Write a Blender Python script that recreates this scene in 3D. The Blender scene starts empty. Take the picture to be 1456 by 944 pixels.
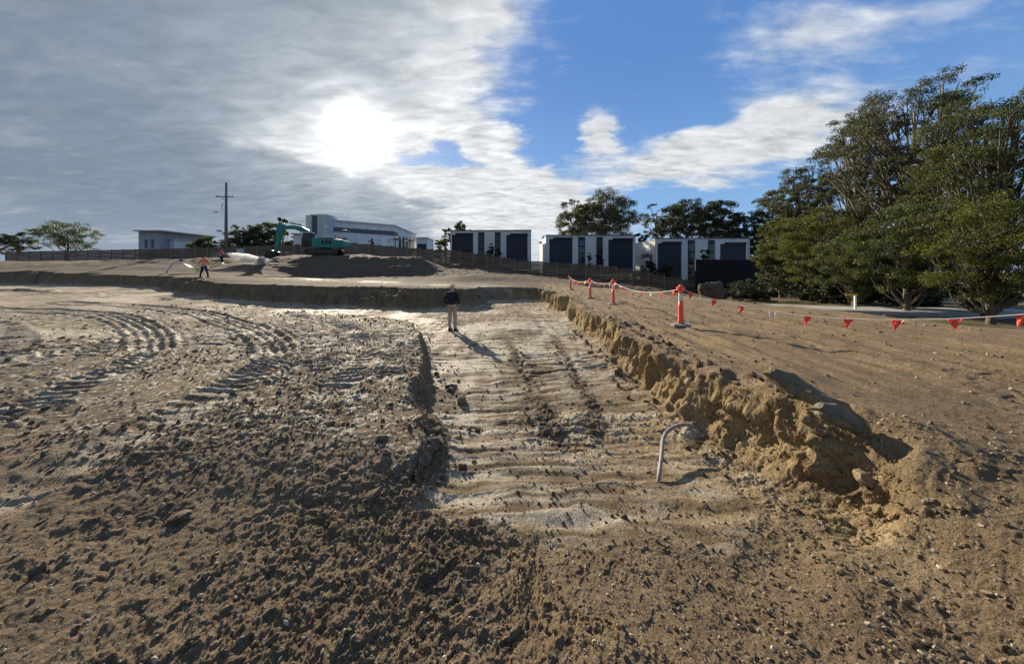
import bpy, bmesh, math, random
import numpy as np
from mathutils import Vector, Matrix, Euler

random.seed(7)
rng = np.random.default_rng(11)
sc = bpy.context.scene
C = sc.collection
R = math.radians

# ------------------------------------------------------------------ camera, world, sun, exposure
FPX = 440.0                       # focal length in pixels of the 1456 px wide photograph
EYE = 2.28                        # eye height above the trench floor
cam = bpy.data.cameras.new('camera'); co = bpy.data.objects.new('camera', cam); C.objects.link(co)
co.location = (0, 0, EYE); co.rotation_euler = (R(90), 0, 0)
cam.sensor_fit = 'HORIZONTAL'; cam.sensor_width = 36; cam.lens = 36*FPX/1456
cam.shift_y = -(472-385)/1456
cam.clip_start = 0.05; cam.clip_end = 4000
sc.camera = co

SUN = Vector((-0.507, 1.0, 0.4545)).normalized()
SUN_EL = math.asin(SUN.z); SUN_AZ = math.atan2(SUN.x, SUN.y)

sun = bpy.data.lights.new('sun', 'SUN'); so = bpy.data.objects.new('sun', sun); C.objects.link(so)
sun.energy = 5.0; sun.angle = R(0.7); sun.color = (1.0, 0.875, 0.69)
so.rotation_euler = (-SUN).to_track_quat('-Z', 'Y').to_euler()
so.location = (-20, 40, 60)

sc.view_settings.view_transform = 'Standard'
sc.view_settings.look = 'None'
sc.view_settings.gamma = 1
sc.view_settings.use_curve_mapping = False
sc.view_settings.exposure = 0.84

W = bpy.data.worlds.new('World'); sc.world = W; W.use_nodes = True
def build_world():
    nt = W.node_tree; nt.nodes.clear(); N = nt.nodes; L = nt.links
    def val(x):
        return x
    def math_(op, a, b=None, c=None, clamp=False):
        n = N.new('ShaderNodeMath'); n.operation = op; n.use_clamp = clamp
        for i, v in enumerate((a, b, c)):
            if v is None: continue
            if isinstance(v, (int, float)): n.inputs[i].default_value = v
            else: L.new(v, n.inputs[i])
        return n.outputs[0]
    def smooth(x, lo, hi):
        n = N.new('ShaderNodeMapRange'); n.interpolation_type = 'SMOOTHSTEP'
        L.new(x, n.inputs['Value']); n.inputs['From Min'].default_value = lo; n.inputs['From Max'].default_value = hi
        return n.outputs['Result']
    def mix(f, a, b):
        n = N.new('ShaderNodeMix'); n.data_type = 'RGBA'
        for sname, v in (('Factor', f), ('A', a), ('B', b)):
            sock = [s for s in n.inputs if s.name == sname and (s.type == ('VALUE' if sname == 'Factor' else 'RGBA'))][0]
            if isinstance(v, (int, float)): sock.default_value = v
            elif isinstance(v, tuple): sock.default_value = v + (1,)
            else: L.new(v, sock)
        return [s for s in n.outputs if s.type == 'RGBA'][0]
    sky = N.new('ShaderNodeTexSky'); sky.sky_type = 'NISHITA'; sky.sun_disc = False
    sky.sun_elevation = SUN_EL; sky.sun_rotation = SUN_AZ
    sky.air_density = 1.0; sky.dust_density = 0.6; sky.ozone_density = 2.0
    hs = N.new('ShaderNodeHueSaturation'); L.new(sky.outputs[0], hs.inputs['Color'])
    hs.inputs['Saturation'].default_value = 1.22; hs.inputs['Value'].default_value = 1.35
    tc = N.new('ShaderNodeTexCoord'); sp = N.new('ShaderNodeSeparateXYZ'); L.new(tc.outputs['Generated'], sp.inputs[0])
    x, y, z = sp.outputs
    skyc = mix(0.86, hs.outputs[0], mix(smooth(z, 0.05, 0.6), (1.9, 3.5, 5.9), (0.85, 2.0, 4.7)))
    zz = math_('MAXIMUM', z, 0.0)
    den = math_('ADD', zz, 0.16)
    # the cloud sheet: a flat layer seen in perspective
    cx = math_('DIVIDE', x, den); cy = math_('DIVIDE', y, den)
    cb = N.new('ShaderNodeCombineXYZ'); L.new(cx, cb.inputs[0]); L.new(cy, cb.inputs[1])
    def noise(scale, detail, rough, dist, off=(0, 0, 0), stretch=(1, 1, 1), rot=0):
        mp = N.new('ShaderNodeMapping'); L.new(cb.outputs[0], mp.inputs[0])
        mp.inputs['Location'].default_value = off; mp.inputs['Scale'].default_value = stretch
        mp.inputs['Rotation'].default_value = (0, 0, rot)
        n = N.new('ShaderNodeTexNoise'); L.new(mp.outputs[0], n.inputs['Vector'])
        n.inputs['Scale'].default_value = scale; n.inputs['Detail'].default_value = detail
        n.inputs['Roughness'].default_value = rough; n.inputs['Distortion'].default_value = dist
        return n.outputs['Fac']
    n_big = noise(1.1, 9, 0.58, 0.5, (3.1, 1.7, 0), (1, 1.25, 1), 0.5)
    n_fine = noise(3.6, 8, 0.58, 0.4, (8.3, 2.2, 0), (1, 2.1, 1), 0.5)
    n_lump = noise(2.0, 6, 0.5, 0.3, (1.3, 5.2, 0), (1, 1.4, 1), 0.2)
    # where the clouds lie in the sky (directions relative to north-facing view)
    yy = math_('MAXIMUM', y, 0.12)
    u = math_('DIVIDE', x, yy); v = math_('DIVIDE', z, yy)
    def wob(nz, k): return math_('MULTIPLY', math_('SUBTRACT', nz, 0.5), k)
    n_w1 = noise(2.6, 7, 0.6, 0.2, (5.3, 9.2, 0)); n_w2 = noise(2.6, 7, 0.6, 0.2, (15.3, 3.2, 0))
    u = math_('ADD', u, wob(n_w1, 0.42)); v = math_('ADD', v, wob(n_w2, 0.22))
    def blob(px, py, rx, ry, ang=0.0):
        u0 = (px-728)/FPX; v0 = (385-py)/FPX; rx /= FPX; ry /= FPX
        du = math_('SUBTRACT', u, u0); dv = math_('SUBTRACT', v, v0)
        c, s = math.cos(ang), math.sin(ang)
        a = math_('ADD', math_('MULTIPLY', du, c/rx), math_('MULTIPLY', dv, s/rx))
        b = math_('ADD', math_('MULTIPLY', du, -s/ry), math_('MULTIPLY', dv, c/ry))
        r2 = math_('ADD', math_('MULTIPLY', a, a), math_('MULTIPLY', b, b))
        return math_('POWER', 2.718, math_('MULTIPLY', r2, -1.0))
    bias = smooth(math_('MULTIPLY', u, -1.0), -0.25, 0.25)       # overcast to the left
    bias = math_('MULTIPLY', bias, 0.42)
    def add(b, k):
        nonlocal bias
        bias = math_('ADD', bias, math_('MULTIPLY', b, k))
    add(blob(622, 228, 66, 20, -0.08), -0.60)      # blue hole
    add(blob(770, 200, 40, 50, 0.5), -0.30)
    add(blob(740, 318, 110, 40), 0.36)             # low cloud above the units
    add(blob(700, 262, 120, 26, -0.25), 0.34)      # bright bank running down to the right
    add(blob(650, 186, 90, 18, -0.2), 0.30)
    add(blob(700, 215, 40, 14, -0.5), 0.2)
    add(blob(1050, 205, 165, 42, 0.28), 0.42)      # long streak on the right
    add(blob(1160, 185, 90, 30, 0.2), 0.22)
    add(blob(770, 250, 60, 34, -.4), 0.22)
    add(blob(855, 192, 22, 32, -0.4), 0.44)        # puff
    add(blob(900, 240, 40, 16, 0.2), 0.22)
    add(blob(940, 286, 110, 14, 0.1), -0.22)
    add(blob(1150, 258, 60, 18, 0.3), -0.16)
    add(blob(950, 168, 60, 26, .2), -0.30)
    add(blob(900, 60, 240, 70), -0.10)
    add(blob(1200, 40, 240, 40, 0.2), 0.20)
    add(blob(560, 40, 160, 70, 0.2), 0.10)
    n_vf = noise(7.0, 7, 0.55, 0.5, (2.3, 7.2, 0), (1, 2.6, 1), 0.5)
    d = math_('ADD', math_('ADD', math_('MULTIPLY', n_big, 0.46), math_('MULTIPLY', n_fine, 0.36)), math_('MULTIPLY', n_vf, 0.18))
    d = math_('ADD', d, bias)
    cover = smooth(d, 0.47, 0.82)
    sd = N.new('ShaderNodeVectorMath'); sd.operation = 'DOT_PRODUCT'; L.new(tc.outputs['Generated'], sd.inputs[0])
    sd.inputs[1].default_value = SUN
    sdv = math_('MAXIMUM', sd.outputs['Value'], 0.0)
    g1 = math_('POWER', sdv, 300.0); g2 = math_('POWER', sdv, 40.0); g3 = math_('POWER', sdv, 8.0)
    # thick grey deck low on the left, thin bright cloud elsewhere
    deck = smooth(math_('MULTIPLY', u, -1.0), 0.02, 0.62)
    for b_, k_ in ((blob(420, 300, 230, 52, -0.10), .75), (blob(250, 205, 110, 60), .25), (blob(470, 232, 170, 16, -0.32), -.42), (blob(440, 205, 190, 34, -0.3), -.45), (blob(600, 185, 110, 24, -0.1), -.45), (blob(690, 305, 90, 30), -.5), (blob(240, 335, 120, 10), -.3), (blob(620, 300, 60, 14, -.1), .3)):
        deck = math_('ADD', deck, math_('MULTIPLY', b_, k_))
    deck = math_('ADD', deck, math_('MULTIPLY', math_('SUBTRACT', n_lump, 0.5), 1.1))
    deck = math_('ADD', deck, math_('MULTIPLY', math_('SUBTRACT', n_fine, 0.5), 1.5))
    thick = smooth(deck, -0.15, 1.1)
    cloud = mix(thick, (5.9, 6.05, 6.15), (1.5, 1.95, 2.5))
    tex = math_('ADD', math_('MULTIPLY', math_('SUBTRACT', n_fine, 0.5), 1.2), math_('MULTIPLY', math_('SUBTRACT', n_vf, 0.5), 1.0))
    tex = math_('ADD', math_('MULTIPLY', tex, math_('SUBTRACT', 1.0, math_('MULTIPLY', thick, 0.72))), 1.0)
    cm = N.new('ShaderNodeVectorMath'); cm.operation = 'SCALE'; L.new(cloud, cm.inputs[0]); L.new(tex, cm.inputs['Scale'])
    low = math_('MULTIPLY', smooth(math_('MULTIPLY', z, -1.0), -0.17, 0.0), 0.30)
    base = mix(math_('MULTIPLY', cover, 0.96), skyc, cm.outputs[0])
    base = mix(low, base, (3.6, 4.4, 5.2))
    gsum = math_('ADD', math_('ADD', math_('MULTIPLY', g1, 6.5), math_('MULTIPLY', g2, 2.3)), math_('MULTIPLY', g3, 0.6))
    gm = math_('MULTIPLY', gsum, math_('MULTIPLY', cover, math_('MAXIMUM', math_('ADD', math_('ADD', math_('MULTIPLY', n_fine, 1.9), math_('MULTIPLY', n_vf, 1.2)), -0.6), 0.05)))
    gv = N.new('ShaderNodeVectorMath'); gv.operation = 'SCALE'; gv.inputs[0].default_value = (1.0, 0.96, 0.88); L.new(gm, gv.inputs['Scale'])
    fin = N.new('ShaderNodeVectorMath'); fin.operation = 'ADD'; L.new(base, fin.inputs[0]); L.new(gv.outputs[0], fin.inputs[1])
    bg = N.new('ShaderNodeBackground'); L.new(fin.outputs[0], bg.inputs[0]); bg.inputs[1].default_value = 0.073
    o = N.new('ShaderNodeOutputWorld'); L.new(bg.outputs[0], o.inputs[0])
build_world()

# ------------------------------------------------------------------ helpers
def at(px, py, Y):
    return ((px-728)*Y/FPX, Y, EYE-(py-385)*Y/FPX)

def np_mesh(name, V, Q, smooth=False):
    V = np.asarray(V, np.float32); Q = np.asarray(Q, np.int32)
    me = bpy.data.meshes.new(name)
    k = Q.shape[1]
    me.vertices.add(len(V)); me.vertices.foreach_set('co', V.ravel())
    me.loops.add(Q.size); me.loops.foreach_set('vertex_index', Q.ravel())
    me.polygons.add(len(Q))
    me.polygons.foreach_set('loop_start', np.arange(0, Q.size, k, dtype=np.int32))
    me.polygons.foreach_set('loop_total', np.full(len(Q), k, np.int32))
    me.polygons.foreach_set('use_smooth', np.full(len(Q), smooth, bool))
    me.update(calc_edges=True); me.validate()
    return me

def link(name, me, mat=None, parent=None, loc=None, rot=None):
    o = bpy.data.objects.new(name, me); C.objects.link(o)
    if mat is not None and me is not None and not me.materials: me.materials.append(mat)
    if parent is not None: o.parent = parent
    if loc is not None: o.location = loc
    if rot is not None: o.rotation_euler = rot
    return o

def tag(o, label, cat, group=None):
    o['label'] = label; o['category'] = cat
    if group: o['group'] = group
    return o

def thing(name, label, cat, loc=(0, 0, 0), rotz=0, group=None):
    o = bpy.data.objects.new(name, None); C.objects.link(o)
    o.location = loc; o.rotation_euler = (0, 0, rotz); o.empty_display_size = 0.3
    return tag(o, label, cat, group)

class MB:
    def __init__(s): s.v = []; s.f = []
    def add(s, vs, fs):
        b = len(s.v); s.v += [tuple(v) for v in vs]; s.f += [tuple(b+i for i in f) for f in fs]
    def box(s, x0, x1, y0, y1, z0, z1, M=None):
        vs = [(x0, y0, z0), (x1, y0, z0), (x1, y1, z0), (x0, y1, z0), (x0, y0, z1), (x1, y0, z1), (x1, y1, z1), (x0, y1, z1)]
        if M is not None: vs = [M @ Vector(v) for v in vs]
        s.add(vs, [(0, 3, 2, 1), (4, 5, 6, 7), (0, 1, 5, 4), (1, 2, 6, 5), (2, 3, 7, 6), (3, 0, 4, 7)])
    def tube(s, pts, rad, n=8, cap=True):
        pts = [Vector(p) for p in pts]
        if isinstance(rad, (int, float)): rad = [rad]*len(pts)
        up = None; rings = []
        for i, p in enumerate(pts):
            t = (pts[min(i+1, len(pts)-1)]-pts[max(i-1, 0)]).normalized()
            if up is None: up = Vector((0, 0, 1)) if abs(t.z) < 0.9 else Vector((1, 0, 0))
            a = t.cross(up).normalized(); b = a.cross(t).normalized(); up = b
            rings.append([p+(a*math.cos(2*math.pi*k/n)+b*math.sin(2*math.pi*k/n))*rad[i] for k in range(n)])
        vs = [v for r in rings for v in r]; fs = []
        for i in range(len(pts)-1):
            for k in range(n):
                fs.append((i*n+k, i*n+(k+1) % n, (i+1)*n+(k+1) % n, (i+1)*n+k))
        if cap:
            fs.append(tuple(range(n-1, -1, -1))); fs.append(tuple((len(pts)-1)*n+k for k in range(n)))
        s.add(vs, fs)
    def lathe(s, prof, n=16, M=None):
        vs = []; fs = []
        for r, z in prof:
            for k in range(n):
                v = Vector((r*math.cos(2*math.pi*k/n), r*math.sin(2*math.pi*k/n), z)); vs.append(M @ v if M is not None else v)
        for i in range(len(prof)-1):
            for k in range(n): fs.append((i*n+k, i*n+(k+1) % n, (i+1)*n+(k+1) % n, (i+1)*n+k))
        fs.append(tuple(range(n-1, -1, -1))); fs.append(tuple((len(prof)-1)*n+k for k in range(n)))
        s.add(vs, fs)
    def prism(s, poly, y0, y1):          # poly in (x, z), extruded along y
        n = len(poly)
        vs = [(x, y0, z) for x, z in poly]+[(x, y1, z) for x, z in poly]
        fs = [tuple(range(n)), tuple(range(2*n-1, n-1, -1))]+[(i, n+i, n+(i+1) % n, (i+1) % n) for i in range(n)]
        s.add(vs, fs)
    def build(s, name, mat, parent=None, smooth=False, bevel=0.0, loc=None, rot=None):
        me = bpy.data.meshes.new(name); me.from_pydata(s.v, [], s.f)
        bm = bmesh.new(); bm.from_mesh(me)
        bmesh.ops.recalc_face_normals(bm, faces=bm.faces)
        if bevel > 0:
            es = [e for e in bm.edges if len(e.link_faces) == 2 and e.calc_face_angle(0) > 0.5]
            bmesh.ops.bevel(bm, geom=es, offset=bevel, segments=2, affect='EDGES', profile=0.6)
        if smooth:
            for f in bm.faces: f.smooth = True
        bm.to_mesh(me); bm.free()
        return link(name, me, mat, parent, loc, rot)

# ------------------------------------------------------------------ noise
TAB = rng.random((256, 256)).astype(np.float32)*2-1
def n2(x, y, seed=0):
    x = np.asarray(x, np.float64)+seed*17.31; y = np.asarray(y, np.float64)+seed*41.77
    xi = np.floor(x).astype(np.int64); yi = np.floor(y).astype(np.int64)
    fx = (x-xi).astype(np.float32); fy = (y-yi).astype(np.float32)
    fx = fx*fx*fx*(fx*(fx*6-15)+10); fy = fy*fy*fy*(fy*(fy*6-15)+10)
    x0 = xi & 255; x1 = (xi+1) & 255; y0 = yi & 255; y1 = (yi+1) & 255
    a = TAB[x0, y0]; b = TAB[x1, y0]; c = TAB[x0, y1]; d = TAB[x1, y1]
    return (a+(b-a)*fx)*(1-fy)+(c+(d-c)*fx)*fy
GA = rng.uniform(0, 2*math.pi, (256, 256)); GX = np.cos(GA).astype(np.float32); GY = np.sin(GA).astype(np.float32)
def g2(x, y, seed=0):
    x = np.asarray(x, np.float64)+seed*13.7; y = np.asarray(y, np.float64)+seed*29.3
    xi = np.floor(x).astype(np.int64); yi = np.floor(y).astype(np.int64)
    fx = (x-xi).astype(np.float32); fy = (y-yi).astype(np.float32)
    ux = fx*fx*fx*(fx*(fx*6-15)+10); uy = fy*fy*fy*(fy*(fy*6-15)+10)
    x0 = xi & 255; x1 = (xi+1) & 255; y0 = yi & 255; y1 = (yi+1) & 255
    a = GX[x0, y0]*fx+GY[x0, y0]*fy; b = GX[x1, y0]*(fx-1)+GY[x1, y0]*fy
    c = GX[x0, y1]*fx+GY[x0, y1]*(fy-1); d = GX[x1, y1]*(fx-1)+GY[x1, y1]*(fy-1)
    return ((a+(b-a)*ux)*(1-uy)+(c+(d-c)*ux)*uy)*1.5
TB2 = rng.random((256, 256)).astype(np.float32); TB3 = rng.random((256, 256)).astype(np.float32); TB4 = rng.uniform(-1, 1, (256, 256)).astype(np.float32)
def facets(x, y, seed=0):
    """broken lumps: every cell has its own level and its own tilt, so that neighbours meet in sharp cracks"""
    x = np.asarray(x, np.float64)+seed*7.7; y = np.asarray(y, np.float64)+seed*3.9
    xi = np.floor(x).astype(np.int64); yi = np.floor(y).astype(np.int64)
    best = np.full(x.shape, 9.0, np.float32); out = np.zeros(x.shape, np.float32)
    for a in (-1, 0, 1):
        for b in (-1, 0, 1):
            i = (xi+a) & 255; j = (yi+b) & 255
            dx = (xi+a+TB2[i, j]-x).astype(np.float32); dy = (yi+b+TB3[i, j]-y).astype(np.float32)
            d = dx*dx+dy*dy; m = d < best; best = np.where(m, d, best)
            out = np.where(m, TB4[i, j]+1.1*(dx*TB4[j, i]+dy*TB4[(i+91) & 255, j])-.5*d, out)
    return out
def rot2(x, y, a):
    return x*math.cos(a)-y*math.sin(a), x*math.sin(a)+y*math.cos(a)
def fbm(x, y, f, octs, seed=0, gain=0.5):
    t = 0; a = 1.0; s = 0
    for i in range(octs):
        xr, yr = rot2(x*f, y*f, 0.6*i+0.3)
        t = t+a*n2(xr, yr, seed+i*3); s += a; a *= gain; f *= 2.03
    return t/s
def sstep(e0, e1, x):
    t = np.clip((x-e0)/(e1-e0), 0, 1); return t*t*(3-2*t)

# ------------------------------------------------------------------ materials
def principled(name, col, rough=0.7, metal=0.0, spec=0.4):
    m = bpy.data.materials.new(name); m.use_nodes = True
    b = m.node_tree.nodes['Principled BSDF']
    b.inputs['Base Color'].default_value = (*col, 1); b.inputs['Roughness'].default_value = rough
    b.inputs['Metallic'].default_value = metal; b.inputs['Specular IOR Level'].default_value = spec
    return m
def varied(name, col, rough=0.7, metal=0.0, amount=0.35, scale=3.0, bump=0.0, bscale=40.0, dirt=None, stretch=(1, 1, 1), spec=0.4):
    """base colour with procedural wear and dirt of its own"""
    m = principled(name, col, rough, metal, spec); nt = m.node_tree; N = nt.nodes; L = nt.links
    b = N['Principled BSDF']
    tc = N.new('ShaderNodeTexCoord'); mp = N.new('ShaderNodeMapping'); L.new(tc.outputs['Object'], mp.inputs[0]); mp.inputs['Scale'].default_value = stretch
    n = N.new('ShaderNodeTexNoise'); n.inputs['Scale'].default_value = scale; n.inputs['Detail'].default_value = 6; n.inputs['Roughness'].default_value = 0.62
    L.new(mp.outputs[0], n.inputs['Vector'])
    rp = N.new('ShaderNodeValToRGB'); L.new(n.outputs['Fac'], rp.inputs[0])
    dk = dirt if dirt else tuple(c*(1-amount) for c in col)
    rp.color_ramp.elements[0].position = 0.3; rp.color_ramp.elements[0].color = (*dk, 1)
    rp.color_ramp.elements[1].position = 0.68; rp.color_ramp.elements[1].color = (*[min(1, c*(1+amount*0.4)) for c in col], 1)
    L.new(rp.outputs[0], b.inputs['Base Color'])
    if bump > 0:
        nb = N.new('ShaderNodeTexNoise'); nb.inputs['Scale'].default_value = bscale; nb.inputs['Detail'].default_value = 5
        L.new(mp.outputs[0], nb.inputs['Vector'])
        bp = N.new('ShaderNodeBump'); bp.inputs['Strength'].default_value = 1.0; bp.inputs['Distance'].default_value = bump
        L.new(nb.outputs['Fac'], bp.inputs['Height']); L.new(bp.outputs[0], b.inputs['Normal'])
    return m

def ground_material():
    m = bpy.data.materials.new('bare_earth'); m.use_nodes = True; nt = m.node_tree; N = nt.nodes; L = nt.links
    b = N['Principled BSDF']; b.inputs['Specular IOR Level'].default_value = 0.22
    geo = N.new('ShaderNodeNewGeometry')
    def noise(scale, detail=6, rough=0.6, stretch=(1, 1, 1), off=(0, 0, 0)):
        mp = N.new('ShaderNodeMapping'); L.new(geo.outputs['Position'], mp.inputs[0]); mp.inputs['Scale'].default_value = stretch; mp.inputs['Location'].default_value = off
        n = N.new('ShaderNodeTexNoise'); n.inputs['Scale'].default_value = scale; n.inputs['Detail'].default_value = detail; n.inputs['Roughness'].default_value = rough
        L.new(mp.outputs[0], n.inputs['Vector']); return n.outputs['Fac']
    def ramp(f, stops):
        r = N.new('ShaderNodeValToRGB'); L.new(f, r.inputs[0])
        while len(r.color_ramp.elements) < len(stops): r.color_ramp.elements.new(0.5)
        for e, (p, c) in zip(r.color_ramp.elements, stops): e.position = p; e.color = (*c, 1) if isinstance(c, tuple) else (c, c, c, 1)
        return r.outputs[0]
    def mix(f, a, c, mode='MIX'):
        n = N.new('ShaderNodeMix'); n.data_type = 'RGBA'; n.blend_type = mode
        fi = [s for s in n.inputs if s.name == 'Factor' and s.type == 'VALUE'][0]
        A = [s for s in n.inputs if s.name == 'A' and s.type == 'RGBA'][0]; B = [s for s in n.inputs if s.name == 'B' and s.type == 'RGBA'][0]
        for s, v in ((fi, f), (A, a), (B, c)):
            if isinstance(v, (int, float)): s.default_value = v
            elif isinstance(v, tuple): s.default_value = (*v, 1)
            else: L.new(v, s)
        return [s for s in n.outputs if s.type == 'RGBA'][0]
    def mul(a, c):
        n = N.new('ShaderNodeMath'); n.operation = 'MULTIPLY'; n.use_clamp = True
        for i, v in enumerate((a, c)):
            if isinstance(v, (int, float)): n.inputs[i].default_value = v
            else: L.new(v, n.inputs[i])
        return n.outputs[0]
    def attr(nm):
        a = N.new('ShaderNodeAttribute'); a.attribute_name = nm; return a.outputs['Fac']
    pale, clay, dark, green = attr('pale'), attr('clay'), attr('dark'), attr('turf')
    big = noise(0.45, 5); mid = noise(2.3, 7, 0.65); fine = noise(14, 6, 0.7); grit = noise(60, 4, 0.7)
    c = ramp(mid, [(0.28, (0.098, 0.068, 0.040)), (0.5, (0.19, 0.138, 0.082)), (0.72, (0.295, 0.222, 0.14))])
    c = mix(ramp(big, [(0.35, 0.0), (0.65, 0.55)]), c, (0.215, 0.152, 0.088))
    cl = ramp(noise(3.0, 7, 0.7, (1, 1, 1.6)), [(0.3, (0.21, 0.138, 0.068)), (0.5, (0.42, 0.30, 0.152)), (0.72, (0.55, 0.43, 0.255))])
    c = mix(mul(clay, 0.9), c, cl)
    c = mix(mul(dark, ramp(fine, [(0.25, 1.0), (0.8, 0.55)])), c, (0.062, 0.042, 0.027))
    pc = ramp(fine, [(0.3, (0.36, 0.30, 0.205)), (0.7, (0.60, 0.53, 0.41))])
    c = mix(pale, c, pc)
    c = mix(ramp(grit, [(0.57, 0.0), (0.68, 0.7)]), c, (0.40, 0.335, 0.245))
    c = mix(ramp(grit, [(0.32, 0.75), (0.44, 0.0)]), c, (0.05, 0.036, 0.023))
    c = mix(ramp(noise(25, 5, 0.75, off=(7, 1, 3)), [(0.36, 0.5), (0.5, 0.0)]), c, (0.07, 0.05, 0.032))
    c = mix(mul(green, ramp(mid, [(0.35, 0.3), (0.6, 1.0)])), c, (0.07, 0.085, 0.03))
    L.new(c, b.inputs['Base Color'])
    rr = ramp(pale, [(0.15, 0.95), (0.8, 0.64)])
    L.new(rr, b.inputs['Roughness'])
    bp = N.new('ShaderNodeBump'); bp.inputs['Distance'].default_value = 0.05; bp.inputs['Strength'].default_value = 0.9
    L.new(fine, bp.inputs['Height'])
    bp2 = N.new('ShaderNodeBump'); bp2.inputs['Distance'].default_value = 0.022; bp2.inputs['Strength'].default_value = 1.0
    L.new(grit, bp2.inputs['Height']); L.new(bp.outputs[0], bp2.inputs['Normal']); L.new(bp2.outputs[0], b.inputs['Normal'])
    return m

def leaf_material(name, c0, c1, trans=0.4):
    m = bpy.data.materials.new(name); m.use_nodes = True; nt = m.node_tree; N = nt.nodes; L = nt.links; N.clear()
    g = N.new('ShaderNodeNewGeometry'); rp = N.new('ShaderNodeValToRGB'); L.new(g.outputs['Random Per Island'], rp.inputs[0])
    rp.color_ramp.elements[0].color = (*c0, 1); rp.color_ramp.elements[1].color = (*c1, 1)
    n = N.new('ShaderNodeTexNoise'); n.inputs['Scale'].default_value = 0.6; L.new(g.outputs['Position'], n.inputs['Vector'])
    hv = N.new('ShaderNodeHueSaturation'); L.new(rp.outputs[0], hv.inputs['Color'])
    mr = N.new('ShaderNodeMapRange'); L.new(n.outputs['Fac'], mr.inputs[0]); mr.inputs[1].default_value = 0.3; mr.inputs[2].default_value = 0.7; mr.inputs[3].default_value = 0.65; mr.inputs[4].default_value = 1.35
    L.new(mr.outputs[0], hv.inputs['Value'])
    d = N.new('ShaderNodeBsdfPrincipled'); d.inputs['Roughness'].default_value = 0.5; d.inputs['Specular IOR Level'].default_value = 0.35
    L.new(hv.outputs[0], d.inputs['Base Color'])
    t = N.new('ShaderNodeBsdfTranslucent'); gm = N.new('ShaderNodeMix'); gm.data_type = 'RGBA'; gm.blend_type = 'MULTIPLY'
    A = [s for s in gm.inputs if s.name == 'A' and s.type == 'RGBA'][0]; B = [s for s in gm.inputs if s.name == 'B' and s.type == 'RGBA'][0]
    [s for s in gm.inputs if s.name == 'Factor' and s.type == 'VALUE'][0].default_value = 1.0
    L.new(hv.outputs[0], A); B.default_value = (1.9, 1.7, 0.7, 1)
    L.new([s for s in gm.outputs if s.type == 'RGBA'][0], t.inputs['Color'])
    mx = N.new('ShaderNodeMixShader'); mx.inputs[0].default_value = trans
    L.new(d.outputs[0], mx.inputs[1]); L.new(t.outputs[0], mx.inputs[2])
    o = N.new('ShaderNodeOutputMaterial'); L.new(mx.outputs[0], o.inputs[0])
    return m

def translucent(name, col, f=0.5, rough=0.5):
    m = principled(name, col, rough); nt = m.node_tree; N = nt.nodes; L = nt.links
    t = N.new('ShaderNodeBsdfTranslucent'); t.inputs[0].default_value = (*col, 1)
    mx = N.new('ShaderNodeMixShader'); mx.inputs[0].default_value = f
    L.new(N['Principled BSDF'].outputs[0], mx.inputs[1]); L.new(t.outputs[0], mx.inputs[2]); L.new(mx.outputs[0], N['Material Output'].inputs[0])
    return m

M = {}
M['earth'] = ground_material()
M['white_wall'] = varied('white_precast_wall', (0.68, 0.67, 0.65), 0.75, amount=0.2, scale=0.5, bump=0.004, bscale=6, stretch=(1, 1, 0.25))
M['grey_wall'] = varied('pale_grey_cladding', (0.50, 0.52, 0.53), 0.7, amount=0.15, scale=0.6, stretch=(1, 1, 0.2))
M['blue_grey_wall'] = varied('blue_grey_cladding', (0.30, 0.34, 0.38), 0.7, amount=0.2, scale=0.6)
M['navy'] = varied('navy_steel', (0.013, 0.018, 0.034), 0.5, amount=0.3, scale=1.2)
M['navy_door'] = varied('navy_roller_steel', (0.012, 0.019, 0.042), 0.45, amount=0.25, scale=0.8, stretch=(0.3, 1, 2))
M['dark_glass'] = principled('dark_glass', (0.02, 0.024, 0.028), 0.12, 0, 0.6)
M['roof'] = varied('grey_roof_sheet', (0.34, 0.35, 0.36), 0.5, amount=0.2)
M['band'] = varied('charcoal_band', (0.09, 0.10, 0.11), 0.6, amount=0.2)
M['timber'] = varied('weathered_timber_sleepers', (0.17, 0.112, 0.072), 0.85, amount=0.45, scale=1.2, bump=0.01, bscale=8, stretch=(0.35, 1, 4))
M['post'] = varied('galvanised_post', (0.27, 0.26, 0.24), 0.55, metal=0.2, amount=0.25)
M['concrete'] = varied('concrete', (0.33, 0.32, 0.30), 0.85, amount=0.3, scale=2, bump=0.005)
M['pale_concrete'] = varied('pale_concrete', (0.34, 0.335, 0.32), 0.8, amount=0.2, scale=1.5)
M['black_screen'] = varied('black_mesh_screen', (0.012, 0.013, 0.018), 0.8, amount=0.3, scale=2)
M['teal'] = varied('teal_machine_paint', (0.012, 0.22, 0.20), 0.42, amount=0.35, scale=1.6, dirt=(0.03, 0.12, 0.105))
M['dark_steel'] = varied('dark_dirty_steel', (0.045, 0.04, 0.036), 0.6, metal=0.4, amount=0.4, scale=4)
M['muddy_steel'] = varied('muddy_steel', (0.10, 0.075, 0.05), 0.7, amount=0.5, scale=4)
M['chrome'] = principled('chromed_rod', (0.6, 0.6, 0.6), 0.2, 1.0)
M['rail_white'] = principled('white_rail', (0.75, 0.75, 0.72), 0.5)
M['pole_wood'] = varied('grey_pole_wood', (0.17, 0.16, 0.125), 0.85, amount=0.35, scale=3, stretch=(4, 4, 0.3), bump=0.01)
M['bark'] = varied('tree_bark', (0.13, 0.105, 0.08), 0.9, amount=0.5, scale=3, bump=0.02, bscale=10)
M['pale_bark'] = varied('pale_gum_bark', (0.19, 0.165, 0.135), 0.85, amount=0.45, scale=2.5, bump=0.01, bscale=10)
M['leaf_gum'] = leaf_material('gum_leaves', (0.034, 0.045, 0.032), (0.085, 0.100, 0.066), 0.34)  # grey-green lightened to suggest distance haze
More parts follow.
